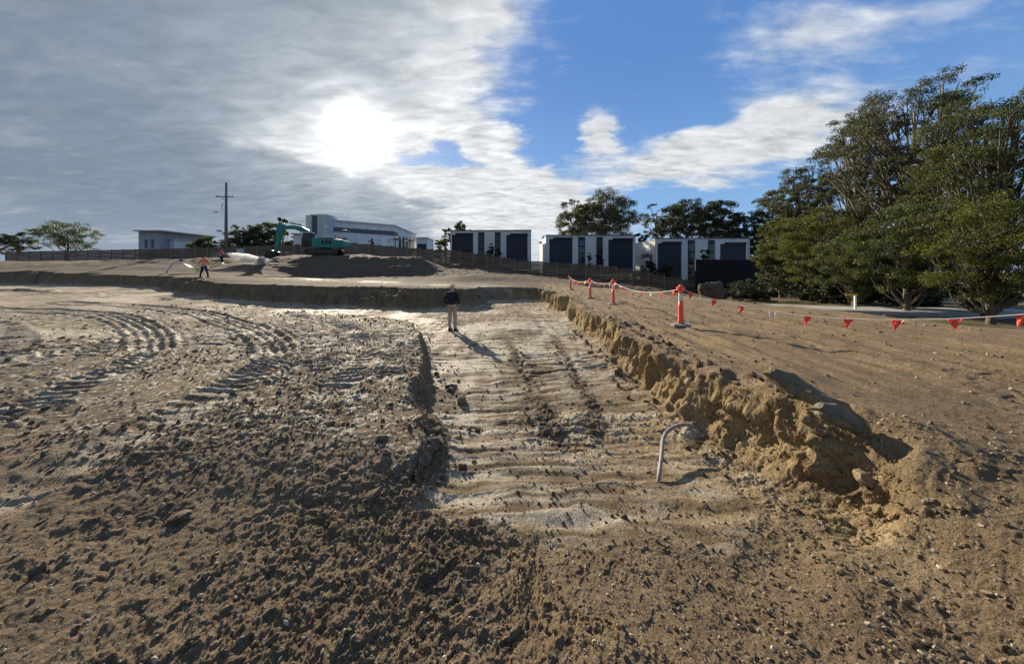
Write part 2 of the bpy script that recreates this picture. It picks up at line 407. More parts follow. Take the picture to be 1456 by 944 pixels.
M['leaf_dark'] = leaf_material('dark_leaves', (0.016, 0.026, 0.012), (0.045, 0.058, 0.026), 0.25)
M['leaf_green'] = leaf_material('bright_leaves', (0.032, 0.048, 0.013), (0.098, 0.110, 0.030), 0.44)
M['leaf_mid'] = leaf_material('mid_leaves', (0.028, 0.046, 0.016), (0.080, 0.096, 0.036), 0.38)
M['orange'] = varied('orange_plastic', (1.0, 0.125, 0.06), 0.5, amount=0.12, scale=6, dirt=(0.78, 0.12, 0.06))
M['reflective'] = principled('reflective_band', (0.72, 0.70, 0.68), 0.35)
M['rubber'] = varied('grey_rubber_base', (0.24, 0.20, 0.17), 0.8, amount=0.4, scale=8)
M['flag_red'] = translucent('red_flag_vinyl', (1.0, 0.25, 0.17), 0.65, 0.35)
M['flag_white'] = translucent('white_flag_vinyl', (0.92, 0.80, 0.77), 0.6, 0.35)  # white also stands in for sun glare on some flags
M['cord'] = principled('white_cord', (0.78, 0.76, 0.72), 0.6)
M['conduit'] = varied('grey_conduit', (0.24, 0.235, 0.235), 0.55, amount=0.4, scale=14, dirt=(0.16, 0.12, 0.09))
M['skin'] = principled('skin', (0.50, 0.30, 0.22), 0.55)
M['grey_hair'] = principled('grey_hair', (0.42, 0.38, 0.34), 0.8)
M['dark_hair'] = principled('dark_hair', (0.03, 0.022, 0.018), 0.8)
M['navy_knit'] = varied('navy_knit', (0.010, 0.014, 0.030), 0.9, amount=0.3, scale=12)
M['beige_cotton'] = varied('beige_cotton', (0.38, 0.32, 0.25), 0.9, amount=0.2, scale=8)
M['black_leather'] = principled('black_leather', (0.012, 0.010, 0.010), 0.4)
M['hivis'] = varied('orange_hi_vis', (0.85, 0.16, 0.03), 0.75, amount=0.25, scale=8)
M['hivis_red'] = varied('red_orange_hi_vis', (0.75, 0.07, 0.03), 0.75, amount=0.25, scale=8)
M['silver_tape'] = principled('silver_tape', (0.65, 0.65, 0.62), 0.4)
M['navy_drill'] = varied('navy_drill', (0.010, 0.012, 0.035), 0.85, amount=0.3, scale=8)
M['green_drill'] = varied('dark_green_drill', (0.014, 0.028, 0.024), 0.85, amount=0.3, scale=8)
M['lime'] = varied('lime_plastic', (0.42, 0.72, 0.05), 0.5, amount=0.2, scale=10)
M['white_plastic'] = varied('white_plastic', (0.75, 0.74, 0.70), 0.5, amount=0.2, scale=6)
M['black_plastic'] = principled('black_plastic', (0.015, 0.015, 0.015), 0.35)
M['slab'] = varied('grey_shale_slab', (0.15, 0.128, 0.092), 0.85, amount=0.4, scale=7, bump=0.012, bscale=30)
M['boulder'] = varied('dusty_boulder', (0.10, 0.075, 0.055), 0.9, amount=0.4, scale=3, bump=0.03, bscale=9)
M['insulator'] = principled('insulator', (0.3, 0.27, 0.24), 0.3)
M['lamp_grey'] = principled('lamp_grey', (0.5, 0.5, 0.5), 0.4, 0.4)
M['yellow'] = varied('yellow_paint', (0.65, 0.48, 0.06), 0.55, amount=0.2)
M['water'] = translucent('sunlit_water_drops', (0.92, 0.93, 0.93), 0.6, 0.15)

def rock_material(name, dk, lt):
    m = bpy.data.materials.new(name); m.use_nodes = True; nt = m.node_tree; N = nt.nodes; L = nt.links; b = N['Principled BSDF']
    b.inputs['Roughness'].default_value = 0.85; b.inputs['Specular IOR Level'].default_value = 0.3
    g = N.new('ShaderNodeNewGeometry'); oi = N.new('ShaderNodeObjectInfo')
    ad = N.new('ShaderNodeMath'); ad.operation = 'ADD'; L.new(g.outputs['Random Per Island'], ad.inputs[0]); L.new(oi.outputs['Random'], ad.inputs[1])
    fr = N.new('ShaderNodeMath'); fr.operation = 'FRACT'; L.new(ad.outputs[0], fr.inputs[0])
    rp = N.new('ShaderNodeValToRGB'); L.new(fr.outputs[0], rp.inputs[0])
    rp.color_ramp.elements[0].color = (*dk, 1); rp.color_ramp.elements[1].color = (*lt, 1)
    e = rp.color_ramp.elements.new(0.7); e.color = (*[(a*0.6+c*0.4) for a, c in zip(dk, lt)], 1)
    n = N.new('ShaderNodeTexNoise'); n.inputs['Scale'].default_value = 45; n.inputs['Detail'].default_value = 5; L.new(g.outputs['Position'], n.inputs['Vector'])
    hv = N.new('ShaderNodeHueSaturation'); L.new(rp.outputs[0], hv.inputs['Color'])
    mr = N.new('ShaderNodeMapRange'); L.new(n.outputs['Fac'], mr.inputs[0]); mr.inputs[1].default_value = 0.3; mr.inputs[2].default_value = 0.7; mr.inputs[3].default_value = 0.6; mr.inputs[4].default_value = 1.3
    L.new(mr.outputs[0], hv.inputs['Value']); L.new(hv.outputs[0], b.inputs['Base Color'])
    bp = N.new('ShaderNodeBump'); bp.inputs['Distance'].default_value = 0.012; bp.inputs['Strength'].default_value = 0.9
    L.new(n.outputs['Fac'], bp.inputs['Height']); L.new(bp.outputs[0], b.inputs['Normal'])
    return m
M['clod'] = rock_material('earth_clods', (0.085, 0.058, 0.035), (0.25, 0.185, 0.115))
M['gravel'] = rock_material('mixed_gravel', (0.11, 0.08, 0.05), (0.42, 0.345, 0.25))

# ------------------------------------------------------------------ terrain
CUT = np.array([(2.75, 2.5), (2.62, 3.7), (2.55, 5), (2.58, 8), (2.75, 12), (2.62, 18), (2.5, 23.4), (-1.9, 23.4), (-2.9, 19.2), (-9, 19.6), (-15.6, 20.5), (-22, 23),
                (-31, 26.5), (-60, 33), (-60, 25), (-31, 21), (-20, 18.0), (-15.6, 16.4), (-6.5, 12.9), (-3.5, 11.3), (-2.65, 9), (-1.98, 6.9), (-1.35, 5), (-0.8, 3.9), (-0.95, 2.8), (0.3, 2.4), (1.6, 2.25)])
XS = np.array([-120, -60, -40, -30, -25, -18, -13, -9.3, -4, 2.5, 12, 26, 45, 120.])
YS = np.array([18, 23, 25, 28, 31, 34, 37, 39, 42, 46, 52, 58, 75.])
BT = np.array([  # rows: X, columns: Y
    [1.0, 1.2, 1.4, 1.7, 2.0, 2.3, 2.7, 3.0, 3.3, 3.6, 3.8, 3.9, 4.0],
    [1.1, 1.2, 1.4, 1.7, 2.0, 2.3, 2.7, 3.0, 3.3, 3.6, 3.9, 4.0, 4.0],
    [1.1, 1.3, 1.5, 1.85, 2.25, 2.8, 3.35, 3.6, 3.9, 4.2, 4.4, 4.5, 4.5],
    [1.2, 1.35, 1.7, 1.85, 2.05, 2.45, 2.95, 3.2, 3.9, 4.5, 4.8, 4.9, 4.9],
    [1.25, 1.4, 1.72, 1.78, 1.72, 1.6, 1.7, 2.7, 4.2, 4.6, 4.7, 4.7, 4.7],
    [1.2, 1.3, 1.4, 1.42, 1.42, 1.4, 1.55, 2.7, 4.0, 4.2, 4.2, 4.2, 4.2],
    [1.2, 1.25, 1.3, 1.32, 1.32, 1.35, 1.6, 3.0, 4.0, 3.7, 3.6, 3.6, 3.6],
    [1.2, 1.2, 1.2, 1.2, 1.22, 1.4, 1.7, 1.9, 2.1, 2.4, 3.0, 3.3, 3.3],
    [1.2, 1.06, 1.08, 1.1, 1.12, 1.8, 1.95, 2.0, 2.1, 2.3, 2.5, 2.6, 3.0],
    [0.9, 0.92, 0.95, 1.0, 1.1, 1.5, 1.6, 1.65, 1.6, 1.55, 1.5, 1.6, 2.4],
    [0.8, 0.8, 0.8, 0.8, 0.8, 0.8, 0.7, 0.6, 0.5, 0.5, 0.6, 0.9, 1.8],
    [0.2, 0.0, -0.2, -0.4, -0.6, -0.8, -1.0, -1.1, -1.2, -1.4, -1.5, -1.3, 0.5],
    [-0.6, -0.7, -0.8, -0.9, -1.0, -1.2, -1.4, -1.5, -1.6, -1.8, -1.9, -1.9, -1.0],
    [-1, -1, -1, -1, -1, -1, -1.4, -1.5, -1.6, -1.8, -1.9, -1.9, -1.5]])
def table(X, Y):
    X = np.clip(X, XS[0], XS[-1]); Y = np.clip(Y, YS[0], YS[-1])
    i = np.clip(np.searchsorted(XS, X)-1, 0, len(XS)-2); j = np.clip(np.searchsorted(YS, Y)-1, 0, len(YS)-2)
    a = (X-XS[i])/(XS[i+1]-XS[i]); b = (Y-YS[j])/(YS[j+1]-YS[j])
    a = a*a*(3-2*a)*0.6+a*0.4; b = b*b*(3-2*b)*0.5+b*0.5
    return (BT[i, j]*(1-a)+BT[i+1, j]*a)*(1-b)+(BT[i, j+1]*(1-a)+BT[i+1, j+1]*a)*b
PADEDGE = np.array([(5.5, 40), (6.6, 27), (9.1, 23), (10, 18.6), (10.6, 15.5), (12, 13.5), (12.6, 10.7), (13.6, 6), (14.5, 0), (15, -12), (15, -60)])
def poly_sd(X, Y, P):
    """signed distance, negative inside"""
    d2 = np.full(X.shape, 1e9, np.float32); ins = np.zeros(X.shape, bool); n = len(P)
    for k in range(n):
        ax, ay = P[k]; bx, by = P[(k+1) % n]
        ex, ey = bx-ax, by-ay; l2 = ex*ex+ey*ey
        t = np.clip(((X-ax)*ex+(Y-ay)*ey)/l2, 0, 1)
        d2 = np.minimum(d2, (X-ax-t*ex)**2+(Y-ay-t*ey)**2)
        cond = ((ay > Y) != (by > Y))
        if ey != 0: ins ^= cond & (X < (bx-ax)*(Y-ay)/ey+ax)
    d = np.sqrt(d2); return np.where(ins, -d, d)
def line_dist(X, Y, P):
    best = np.full(X.shape, 1e9); arc = np.zeros(X.shape); acc = 0.0
    for k in range(len(P)-1):
        ax, ay = P[k]; bx, by = P[k+1]; ex, ey = bx-ax, by-ay; l = math.hypot(ex, ey)
        t = np.clip(((X-ax)*ex+(Y-ay)*ey)/(l*l), 0, 1)
        d = np.hypot(X-ax-t*ex, Y-ay-t*ey)
        m = d < best; best = np.where(m, d, best); arc = np.where(m, acc+t*l, arc); acc += l
    return best, arc
def smooth_line(P, n=3):
    P = [tuple(p) for p in P]
    for _ in range(n):
        Q = [P[0]]
        for a, b in zip(P[:-1], P[1:]):
            Q.append((a[0]*.75+b[0]*.25, a[1]*.75+b[1]*.25)); Q.append((a[0]*.25+b[0]*.75, a[1]*.25+b[1]*.75))
        Q.append(P[-1]); P = Q
    return P
TRACKS = [smooth_line(p, 2) for p in (
    [(-22, 15.2), (-15, 13.6), (-10.5, 11.2), (-6.9, 8.6), (-5.1, 6.9), (-4.3, 5.0), (-4.0, 3.4), (-4.1, 1.6)],
    [(-23, 13.2), (-15.5, 11.8), (-11.5, 9.7), (-8.4, 7.3), (-6.9, 5.6), (-6.2, 4.0), (-6.0, 2.0)],
    [(-9, 12.6), (-6, 10.6), (-4.4, 8.9), (-3.4, 7.2), (-2.9, 5.6), (-2.7, 4.6)],
    [(-16, 9.5), (-12, 7.6), (-9.4, 5.4), (-8.3, 3.2)])]
RUTS = [smooth_line(p, 2) for p in ([(-0.2, 11), (0.1, 8), (0.35, 6), (0.55, 4.6), (0.7, 3.9)], [(1.5, 11), (1.45, 8), (1.35, 6.2), (1.3, 4.9), (1.25, 4.3)])]

def terrain(X, Y):
    X = np.asarray(X, np.float64); Y = np.asarray(Y, np.float64)
    r = np.hypot(X, Y)
    w1x = n2(X*.45, Y*.45, 1); w1y = n2(X*.45, Y*.45, 2); w2x = n2(X*1.7, Y*1.7, 3); w2y = n2(X*1.7, Y*1.7, 4)
    wf = n2(X*5.3, Y*5.3, 5); wg = n2(X*11, Y*11, 6)
    bk = sstep(15.5, 17.5, Y)
    s = poly_sd(X+(.30+.5*bk)*w1x+(.10+.12*bk)*w2x+.05*wf, Y+(.30+.5*bk)*w1y+(.10+.15*bk)*w2y+(.05+.05*bk)*wf, CUT)
    s = s+wg*0.03
    # pads
    ymid = np.interp(-X, [0, 3, 20, 31, 60, 120], [15, 15, 20, 23.5, 29, 40])
    back = table(X, Y)
    left = 0.50+0.012*np.clip(-X-5, 0, 40)+0.05*w1x
    front = 0.30+0.20*sstep(3.0, 0.2, Y)+0.04*w1y
    left = left+(front-left)*sstep(3.6, 2.2, Y)*sstep(-6, -0.5, X)
    left = left-.08*sstep(6.3, 3.6, Y)*sstep(-3.8, -1.3, X)
    bl = sstep(-1.5, 1.5, Y-ymid)
    P_left = left*(1-bl)+back*bl
    right = 0.82+0.04*w1x-0.004*np.clip(X-4, 0, 20)*1.5
    rb = sstep(24, 33, Y); right = right*(1-rb)+np.minimum(back, 1.4)*rb
    fr = sstep(3.6, 2.9, Y); wr = sstep(1.2+1.15*fr, 4.0-.35*fr, X+.12*w2x)
    Pd = P_left*(1-wr)+right*wr
    # right-hand pad edge, ground falling away towards the trees
    ex = np.interp(Y, PADEDGE[::-1, 1], PADEDGE[::-1, 0])+0.5*w1x+.15*w2x
    drop = sstep(0.0, 4.0, X-ex)
    low = np.minimum(table(X, Y), -0.55)+0.15*w1y
    Pd = Pd*(1-drop)+low*drop*1.0
    # farther than the pads: the table alone
    far = sstep(32, 40, Y)
    Pd = Pd*(1-far)+table(X, Y)*far
    # floor of the excavation
    F = 0.9*sstep(14, 34, -X)*sstep(10, 16, Y)+0.03*w1x
    F = F+0.10*sstep(4.3, 2.9, Y)
    talus = np.clip(0.5+0.5*n2(X*.9, Y*.9, 9)+0.3*w2x, 0, 1)
    F = F+0.16*talus*np.exp(np.clip(s, -3, 0)/0.22)
    w = 0.26+0.08*w2y-.08*(X > 1)*sstep(4.5, 6, Y)*sstep(20, 17, Y)
    w = w+0.35*sstep(17, 20, Y)*(X < 2)+(0.02+0.85*sstep(-.9, .2, X)*sstep(2.3, 1.6, X))*sstep(4.4, 2.8, Y)+0.08*sstep(5.2, 3.9, Y)*(X > 1)+0.08*sstep(7, 4.5, Y)*(X < 0)
    t = np.clip(s/w, 0, 1)
    t = t*0.6+0.4*t*t*(3-2*t)
    H = F+(Pd-F)*t
    inside = sstep(0.05, -0.15, s); onpad = sstep(0.0, 0.4, s)
    wall = np.clip(1-np.abs(s/w-0.5)*1.4, 0, 1)*(Pd-F > 0.15)
    # lip of loose spoil along the right-hand edge
    nearR = (X > 1.5)*sstep(20, 6, Y)*sstep(1.6, 3.2, Y)
    lip = np.exp(-((s-w-0.22)/0.30)**2)*nearR
    H = H+lip*(0.07+0.10*np.clip(n2(X*1.3, Y*1.3, 12)+0.3, 0, 1)+0.05*wf)*(0.5+0.9*sstep(7, 4, Y))
    # spoil lip in front of the left pad edge
    lipL = np.exp(-((s-w-0.15)/0.25)**2)*(X < -0.5)*sstep(11.5, 10, Y)
    H = H+lipL*0.02*w2x
    # machine tracks on the left pad
    lf = onpad*(X < 0)*(1-bl)
    trk = np.zeros_like(H)
    for k, P in enumerate(TRACKS):
        d, a = line_dist(X+.05*w2x, Y+.05*w2y, P)
        m = np.exp(-(d/0.30)**4)*lf
        saw = (a/0.21+0.25*n2(X*3, Y*3, 20+k)) % 1.0
        H = H+m*(-0.04+0.075*np.where(saw < .7, saw/.7, (1-saw)/.3)*(0.6+0.5*w2x)*np.clip(40/r-1, 0, 1))
        H = H+lf*0.035*np.exp(-((d-0.40)/0.09)**2)
        trk = np.maximum(trk, m)
        if k < 2: H = H+lf*0.022*np.cos(2*math.pi*d/.2)*np.exp(-(d/.62)**4)*sstep(4, 6, Y)
    cl = ((rot2(X, Y, 0.25)[1])/0.24+0.8*w2x+0.3*wf) % 1.0
    cm = lf*np.clip(n2(X*.5, Y*.5, 31)*1.6+0.35, 0, 1)*sstep(3.5, 6, Y)*(1-trk)
    H = H+cm*0.055*(np.where(cl < .6, cl/.6, (1-cl)/.4)-.5)*sstep(26, 14, r)
    # wheel ruts with a row of clods beside each on the trench floor
    rut = np.zeros_like(H)
    for k, P in enumerate(RUTS):
        d, a = line_dist(X+.10*w2x, Y, P)
        rut = np.maximum(rut, np.exp(-(d/0.16)**2)*inside)
    H = H+rut*(-0.02+0.035*np.clip(wf+.1, 0, 1)+0.02*wg)*sstep(11, 7, Y)
    # bucket scrapes: across the floor, along the right pad
    sx, sy = rot2(X, Y, -0.12)
    sy2 = sy+.05*w2x+.03*wf+.25*n2(sx*.3, sy*.5, 13)
    scr = g2(sx*.5, sy2*3.7, 14)*0.5+g2(sx*.9, sy2*9.5, 15)*0.35*sstep(16, 9, r)+.35*g2(X*3.6, Y*.4, 19)
    scr = scr*np.clip(.45+n2(X*.6, Y*.8, 11)+.4*w1y, .1, 1.2)
    H = H+inside*(scr*(.030+.030*sstep(4.5, 7, Y))+.012*g2(sx*1.6, sy2*15, 22)*np.clip(.6+w1y, 0, 1)*sstep(14, 8, r)+.020*g2(sx*2.2, sy2*5.5, 23)*sstep(22, 12, r))*(1-rut)
    stp = ((sy2+.12*w1y)/0.33) % 1.0
    patch = inside*sstep(5.0, 4.4, Y)*sstep(1.3, 0.6, X+0.2*w2x)
    H = H+patch*0.036*(stp**4)*np.clip(.5+1.3*n2(X*.9, sy*2.2, 21), 0, 1)
    rp = onpad*(X > 2.5)*(1-drop)*(Y < 30)*sstep(2.6, 4.2, Y+.3*w1x)
    px_, py_ = rot2(X, Y, 0.06)
    lng = n2(px_*5.5, py_*.55, 16)*0.55+n2(px_*11, py_*1.2, 17)*0.3*sstep(20, 10, r)
    H = H+rp*lng*0.075
    # ruggedness
    rough = np.clip(0.5+0.75*n2(X*.55, Y*.55, 18)+.25*w2x, 0, 1)
    qx, qy = X+.06*w2x+.02*wf, Y+.06*w2y+.02*wg
    f1 = g2(qx*1.3, qy*1.3, 40); f2 = g2(*rot2(qx*3.3, qy*3.3, .5), 44); f3 = g2(*rot2(qx*7.9, qy*7.9, 1.1), 46); f4 = g2(*rot2(qx*17, qy*17, 1.9), 48)
    f5 = g2(*rot2(qx*36, qy*36, .8), 50); f6 = g2(*rot2(X*75, Y*75, .3), 52)
    A = (0.20+0.85*rough**1.5)*np.where(inside > .5, 0.45, 1.0)
    A = A*(1-0.62*rp)*(1-0.75*patch)
    A = A+0.9*wall+0.45*rut+0.7*inside*np.exp(-(((X-.9)/.9)**2+((Y-4.5)/.8)**2))+0.5*inside*sstep(2.0, 2.5, X)*(Y < 9)
    fgz = sstep(3.4, 2.6, Y)*(1-inside)
    A = A*(1-.12*fgz)*(1-.35*lf*sstep(3.5, 5, Y))+2.6*far*sstep(75, 55, Y)*(X > -75)+0.25*(X < 0)*(Y < 6.5)*np.exp(-((s-.05)/.35)**2)+.35*bl*(1-far)
    H = H+A*(0.024*f1+0.019*f2*sstep(60, 30, r)+0.015*f3*sstep(30, 14, r)+0.012*f4*sstep(16, 8, r)+0.009*f5*sstep(9, 4.5, r)+0.005*f6*sstep(4.6, 2.4, r))
    # clods as lumps
    cld = np.clip(f3-0.32, 0, 1)**0.7; cld2 = np.clip(f4-0.30, 0, 1)**0.7; cld3 = np.clip(f5-0.28, 0, 1)**.7
    H = H+A*(0.010*cld*sstep(20, 9, r)+0.010*cld2*sstep(12, 6, r)+0.008*cld3*sstep(7, 3.5, r))
    H = H+A*(0.011*facets(qx*9+.4*wf, qy*9+.4*wg, 3)*sstep(16, 7, r)+0.008*facets(qx*21+.4*f4, qy*21+.4*f3, 4)*sstep(7, 3.5, r))
    H = H+far*(0.25*n2(X*.3, Y*.3, 60)+.10*g2(X*.9, Y*.9, 62))*sstep(200, 60, r)
    # soil colour masks; some sheen and shade is painted in
    stk = g2(sx*.8, sy2*6.5, 24)*.7+g2(sx*1.7, sy2*13, 25)*.6*sstep(18, 11, r)+.35*g2(X*4.2, Y*.5, 26)
    pale = inside*np.clip(0.52+scr*1.1+0.55*n2(X*.7, Y*.7, 61)+.2*f3, 0, 1)*(0.18+0.82*sstep(4.6, 7.5, Y+.6*w1x))  # floor's wet sheen is partly put into this pale tone
    pale = pale*np.where((Y > 16) | (X < -3), 0.75, 1)
    pz = np.exp(-(((X+2.3)/0.9)**2+((Y-4.8)/1.5)**2))
    pale = np.maximum(pale, onpad*np.clip((pz-0.25)*1.6, 0, 1)*np.clip(f2*1.5+f3*1.6-.05, 0, 1)*.95)
    pale = np.maximum(pale, trk*0.62*np.clip(.65+f2, 0, 1))
    pale = np.maximum(pale, cm*0.70*np.clip(f2*1.4+.35, 0, 1)*sstep(4.5, 7, Y))
    pale = np.maximum(pale, lf*.7*sstep(4, 6.5, Y)*sstep(-4, -8, X)*np.clip(n2(X*.55, Y*.8, 91)*1.3+.5*f2+.1, 0, 1))
    bp = bl*(X < 0)*onpad*np.exp(-((Y-ymid-9.5)/2.2)**2)*(X > -22)
    pale = np.maximum(pale, bp*np.clip(n2(X*.6, Y*2.2, 63)+.35, 0, 1)*.95)
    pale = np.maximum(pale, patch*np.clip(.35+.9*(stp-.45), 0, .85))
    pale = np.maximum(pale, lf*np.clip(f4*2.6+f2*1.0+f3*.8-.40, 0, .9)*sstep(2.6, 3.6, Y))  # pale flecks paint the wet sheen of the left pad
    pale = np.maximum(pale, inside*np.clip(scr*2.2+f3*.7-.15, 0, .85)*sstep(3, 4, Y))
    pale = np.where(inside > .3, np.clip(pale+inside*stk*.95, 0, 1), pale)
    pale = pale*(1-rut*.8)
    clay = np.clip(wall*1.25, 0, 1)*((X > 1)*(Y < 22)*1.0+0.30)+0.30*inside*(Y < 5)+0.35*inside*(X > 1.6)
    clay = clay*(1-.75*sstep(.72, .9, t+.2*f2)*wall)
    clay = np.maximum(clay, 0.55*nearR*sstep(5, 3.5, Y)*sstep(1.4, .1, np.abs(s-.3)))
    clay = np.maximum(clay, rp*(0.12+.5*np.clip(lng, 0, 1)))
    dark = inside*np.clip(-stk*1.5-.1, 0, .75)+0.25*np.clip(f1*1.5+.2, 0, 1)*(1-inside)+0.55*rut+0.6*cld*A  # shadow in the wheel ruts is painted dark here too
    dark = np.maximum(dark, np.clip(wall, 0, 1)*(X < -.5)*.55)  # cut faces on the left made darker
    dark = np.maximum(dark, bl*np.maximum(sstep(30, 34, Y)*.45, .92*sstep(.2, .8, s))*(1-wr*sstep(38, 30, Y)))  # dark back terrace; the mound's shade is painted in with it
    lfd = lf*np.clip(n2(X*.35, Y*.35, 70)*1.1+.20, 0, 1)*.5
    dark = np.maximum(dark, lfd)
    turf = drop*sstep(5, 9, X-ex)*.7*(Y < 30)+sstep(56, 60, Y)*.7
    return H, np.clip(pale, 0, 1), np.clip(clay, 0, 1), np.clip(dark, 0, 1), np.clip(turf, 0, 1), s, wall, inside

def gz(x, y):
    return float(terrain(np.array([x]), np.array([y]))[0][0])

def build_ground():
    th = np.concatenate([np.linspace(-math.pi, -R(76), 40, endpoint=False), np.linspace(-R(76), R(76), 1250), np.linspace(R(76), math.pi, 40, endpoint=False)[1:]])
    rr = np.concatenate([np.array([0.02, 0.25, .5, .7]), np.geomspace(0.9, 75, 1240), np.geomspace(78, 1500, 50)])
    nt_, nr = len(th), len(rr)
    T, RR = np.meshgrid(th, rr, indexing='ij')
    X = RR*np.sin(T); Y = RR*np.cos(T)
    sh = X.shape
    H, pale, clay, dark, turf, s, wall, ins = terrain(X.ravel(), Y.ravel())
    H = H.reshape(sh); wl = wall.reshape(sh)
    # roughen steep faces sideways, so that cut walls are not a smooth sheet
    Xf, Yf = X.copy(), Y.copy()
    al = np.where((Xf > 1) & (Yf < 23), Yf+.15*Xf, Xf+.2*Yf)
    rg = lambda a, b, sd: np.abs(g2(a, b, sd))
    nx = rg(al*1.9, H*1.3, 80)*.20-rg(al*5.2+.8*H, H*2.6, 81)*.13+g2(al*13, H*4, 82)*.045+(.5-rg(al*21, H*18, 83))*.035+g2(al*9+4, H*12, 84)*.030+g2(al*44, H*40, 85)*.012
    nx = nx*.62+facets(al*2.7+.5*n2(al*6, H*6, 5), H*2.9+.5*n2(al*6, H*6, 7), 1)*.055+facets(al*7+.4*n2(al*15, H*15, 8), H*7.5, 2)*.026
    near = np.clip(1.6-RR/30, 0, 1)
    rightw = (X > 1) & (Y < 23); 
    nx = nx+np.where(rightw, 0, g2(al*1.1, H*1.6, 86)*.16+g2(al*3.1, H*3, 87)*.12)
    X = X+np.where(rightw, nx*wl*near, 0)
    Y = Y+np.where(~rightw, nx*wl*near*0.9, 0)
    V = np.stack([X, Y, H], -1).reshape(-1, 3)
    i = np.arange(nt_); j = np.arange(nr-1)
    I, J = np.meshgrid(i, j, indexing='ij'); I2 = (I+1) % nt_
    Q = np.stack([I*nr+J, I*nr+J+1, I2*nr+J+1, I2*nr+J], -1).reshape(-1, 4)
    me = np_mesh('ground', V, Q, True)
    for nm, a in (('pale', pale), ('clay', clay), ('dark', dark), ('turf', turf)):
        at_ = me.attributes.new(nm, 'FLOAT', 'POINT'); at_.data.foreach_set('value', a.astype(np.float32))
    o = link('ground', me, M['earth']); o['kind'] = 'structure'
build_ground()

# pale road beyond the right-hand trees
def build_road():
    mb = MB(); pts = [(18.0, 23.2), (21, 21.8), (24, 20.8), (28, 20.2), (34, 20.0)]
    vs = []; fs = []
    for k, (x, y) in enumerate(pts): vs += [(x, y+1.6, -0.30), (x, y-1.2, -0.30), (x, y+1.6, -0.9), (x, y-1.2, -0.9)]
    for k in range(len(pts)-1):
        a = 4*k; b = a+4; fs += [(a, a+1, b+1, b), (a, b, b+2, a+2), (a+1, a+3, b+3, b+1)]
    mb.add(vs, fs); o = mb.build('road', M['pale_concrete']); o['kind'] = 'structure'
build_road()

# ------------------------------------------------------------------ buildings
def wall_with_ribs(mb, x0, x1, z0, z1, y, step=0.35):
    mb.box(x0, x1, y, y+0.25, z0, z1)

def unit(name, label, x0, x1, zb, zt, Y, depth, yaw, parts, gutter=True):
    """parts: list of (kind, px0, px1, ztop_px, zbot_px) measured on the front"""
    k = Y/FPX
    ox = (x0-728)*k
    root = thing(name, label, 'warehouse unit', (ox, Y, zb), yaw, 'warehouse units behind the timber fence')
    wdt = (x1-x0)*k; hgt = zt-zb
    lx = lambda px: (px-x0)*k
    lz = lambda py: EYE-(py-385)*k-zb
    doors = [p for p in parts if p[0] == 'door']; strips = [p for p in parts if p[0] == 'dark']
    # front skin split round the door openings
    wall = MB(); cuts = sorted([(lx(p[1]), lx(p[2]), p) for p in doors])
    x = 0.0
    for a, b, p in cuts:
        wall.box(x, a, 0, .3, 0, hgt); wall.box(a, b, 0, .3, lz(p[3]), hgt)
        zb_ = lz(p[4])
        if zb_ > 0.02: wall.box(a, b, 0, .3, 0, zb_)
        x = b
    wall.box(x, wdt, 0, .3, 0, hgt)
    wall.box(0, .3, .3, depth, 0, hgt-0.15); wall.box(wdt-.3, wdt, .3, depth, 0, hgt-0.15); wall.box(.3, wdt-.3, depth-.3, depth, 0, hgt-.15)
    wall.build('wall', M['white_wall'], root)
    for a, b, p in cuts:
        d = MB(); zt_, zb_ = lz(p[3]), max(0, lz(p[4])); n = int((zt_-zb_)/0.16)
        for q in range(n):
            z = zb_+q*(zt_-zb_)/n; d.box(a+.003, b-.003, .14+(0.02 if q % 2 else 0), .2, z, z+(zt_-zb_)/n-0.012)
        door = d.build('roller_door', M['navy_door'], root)
        h = MB(); h.box(a+(b-a)*.18, b-.02, -.25, -.004, zt_-.02, zt_+.32); h.build('door_hood', M['navy'], root)
    for p in strips:
        a, b = lx(p[1]), lx(p[2]); s = MB(); s.box(a, b, -.05, -.003, max(0, lz(p[4])), hgt-.28)
        st = s.build('dark_panel', M['navy'], root)
        g = MB()
        for q in range(4):
            z = hgt*(.2+.18*q); g.box(a+.15, b-.15, -.07, -.053, z, z+hgt*.14)
        g.build('window', M['dark_glass'], st)
    g = MB(); g.box(-.06, wdt+.06, -.12, .32, hgt+.003, hgt+.16); g.build('parapet_cap', M['band'], root)
    rf = MB(); rf.prism([(-.02, hgt-.13), (wdt+.02, hgt-.13), (wdt+.02, hgt-.05), (wdt/2, hgt+.0), (-.02, hgt-.05)], .34, depth+.2); rf.build('roof', M['roof'], root)
    for xq in (.12, wdt-.12):
        dp = MB(); dp.tube([(xq, -.09, 0), (xq, -.09, hgt-.05)], .05, 8); dp.build('downpipe', M['grey_wall'], root, True)
    # ribs of the precast panels
    jn = MB()
    for q in range(1, int(wdt/1.2)):
        xq = q*1.2
        if any(a-.05 < xq < b+.05 for a, b, _ in cuts) or any(lx(p[1])-.05 < xq < lx(p[2])+.05 for p in strips): continue
        jn.box(xq-.02, xq+.02, -.012, -.002, 0, hgt-.3)
    jn.build('panel_joint', M['grey_wall'], root)
    for a, b, p in cuts:
        lm = MB(); zz = lz(p[4]) if lz(p[4]) > .5 else hgt*.35
        lm.box(a-.55, a-.2, -.28, -.003, zz+.6, zz+.85); lm.box(a-.42, a-.33, -.16, -.004, zz+.3, zz+.6); lm.build('wall_lamp', M['black_plastic'], root)
    return root
uA = unit('warehouse_unit', 'white warehouse unit with two navy roller doors, leftmost of the three behind the fence', 640, 755, 2.6, 10.2, 62, 12, R(-3),
     [('door', 642.5, 673, 334, 372), ('door', 720, 750, 335, 372), ('dark', 680, 689, 0, 377), ('dark', 704, 712, 0, 377)])
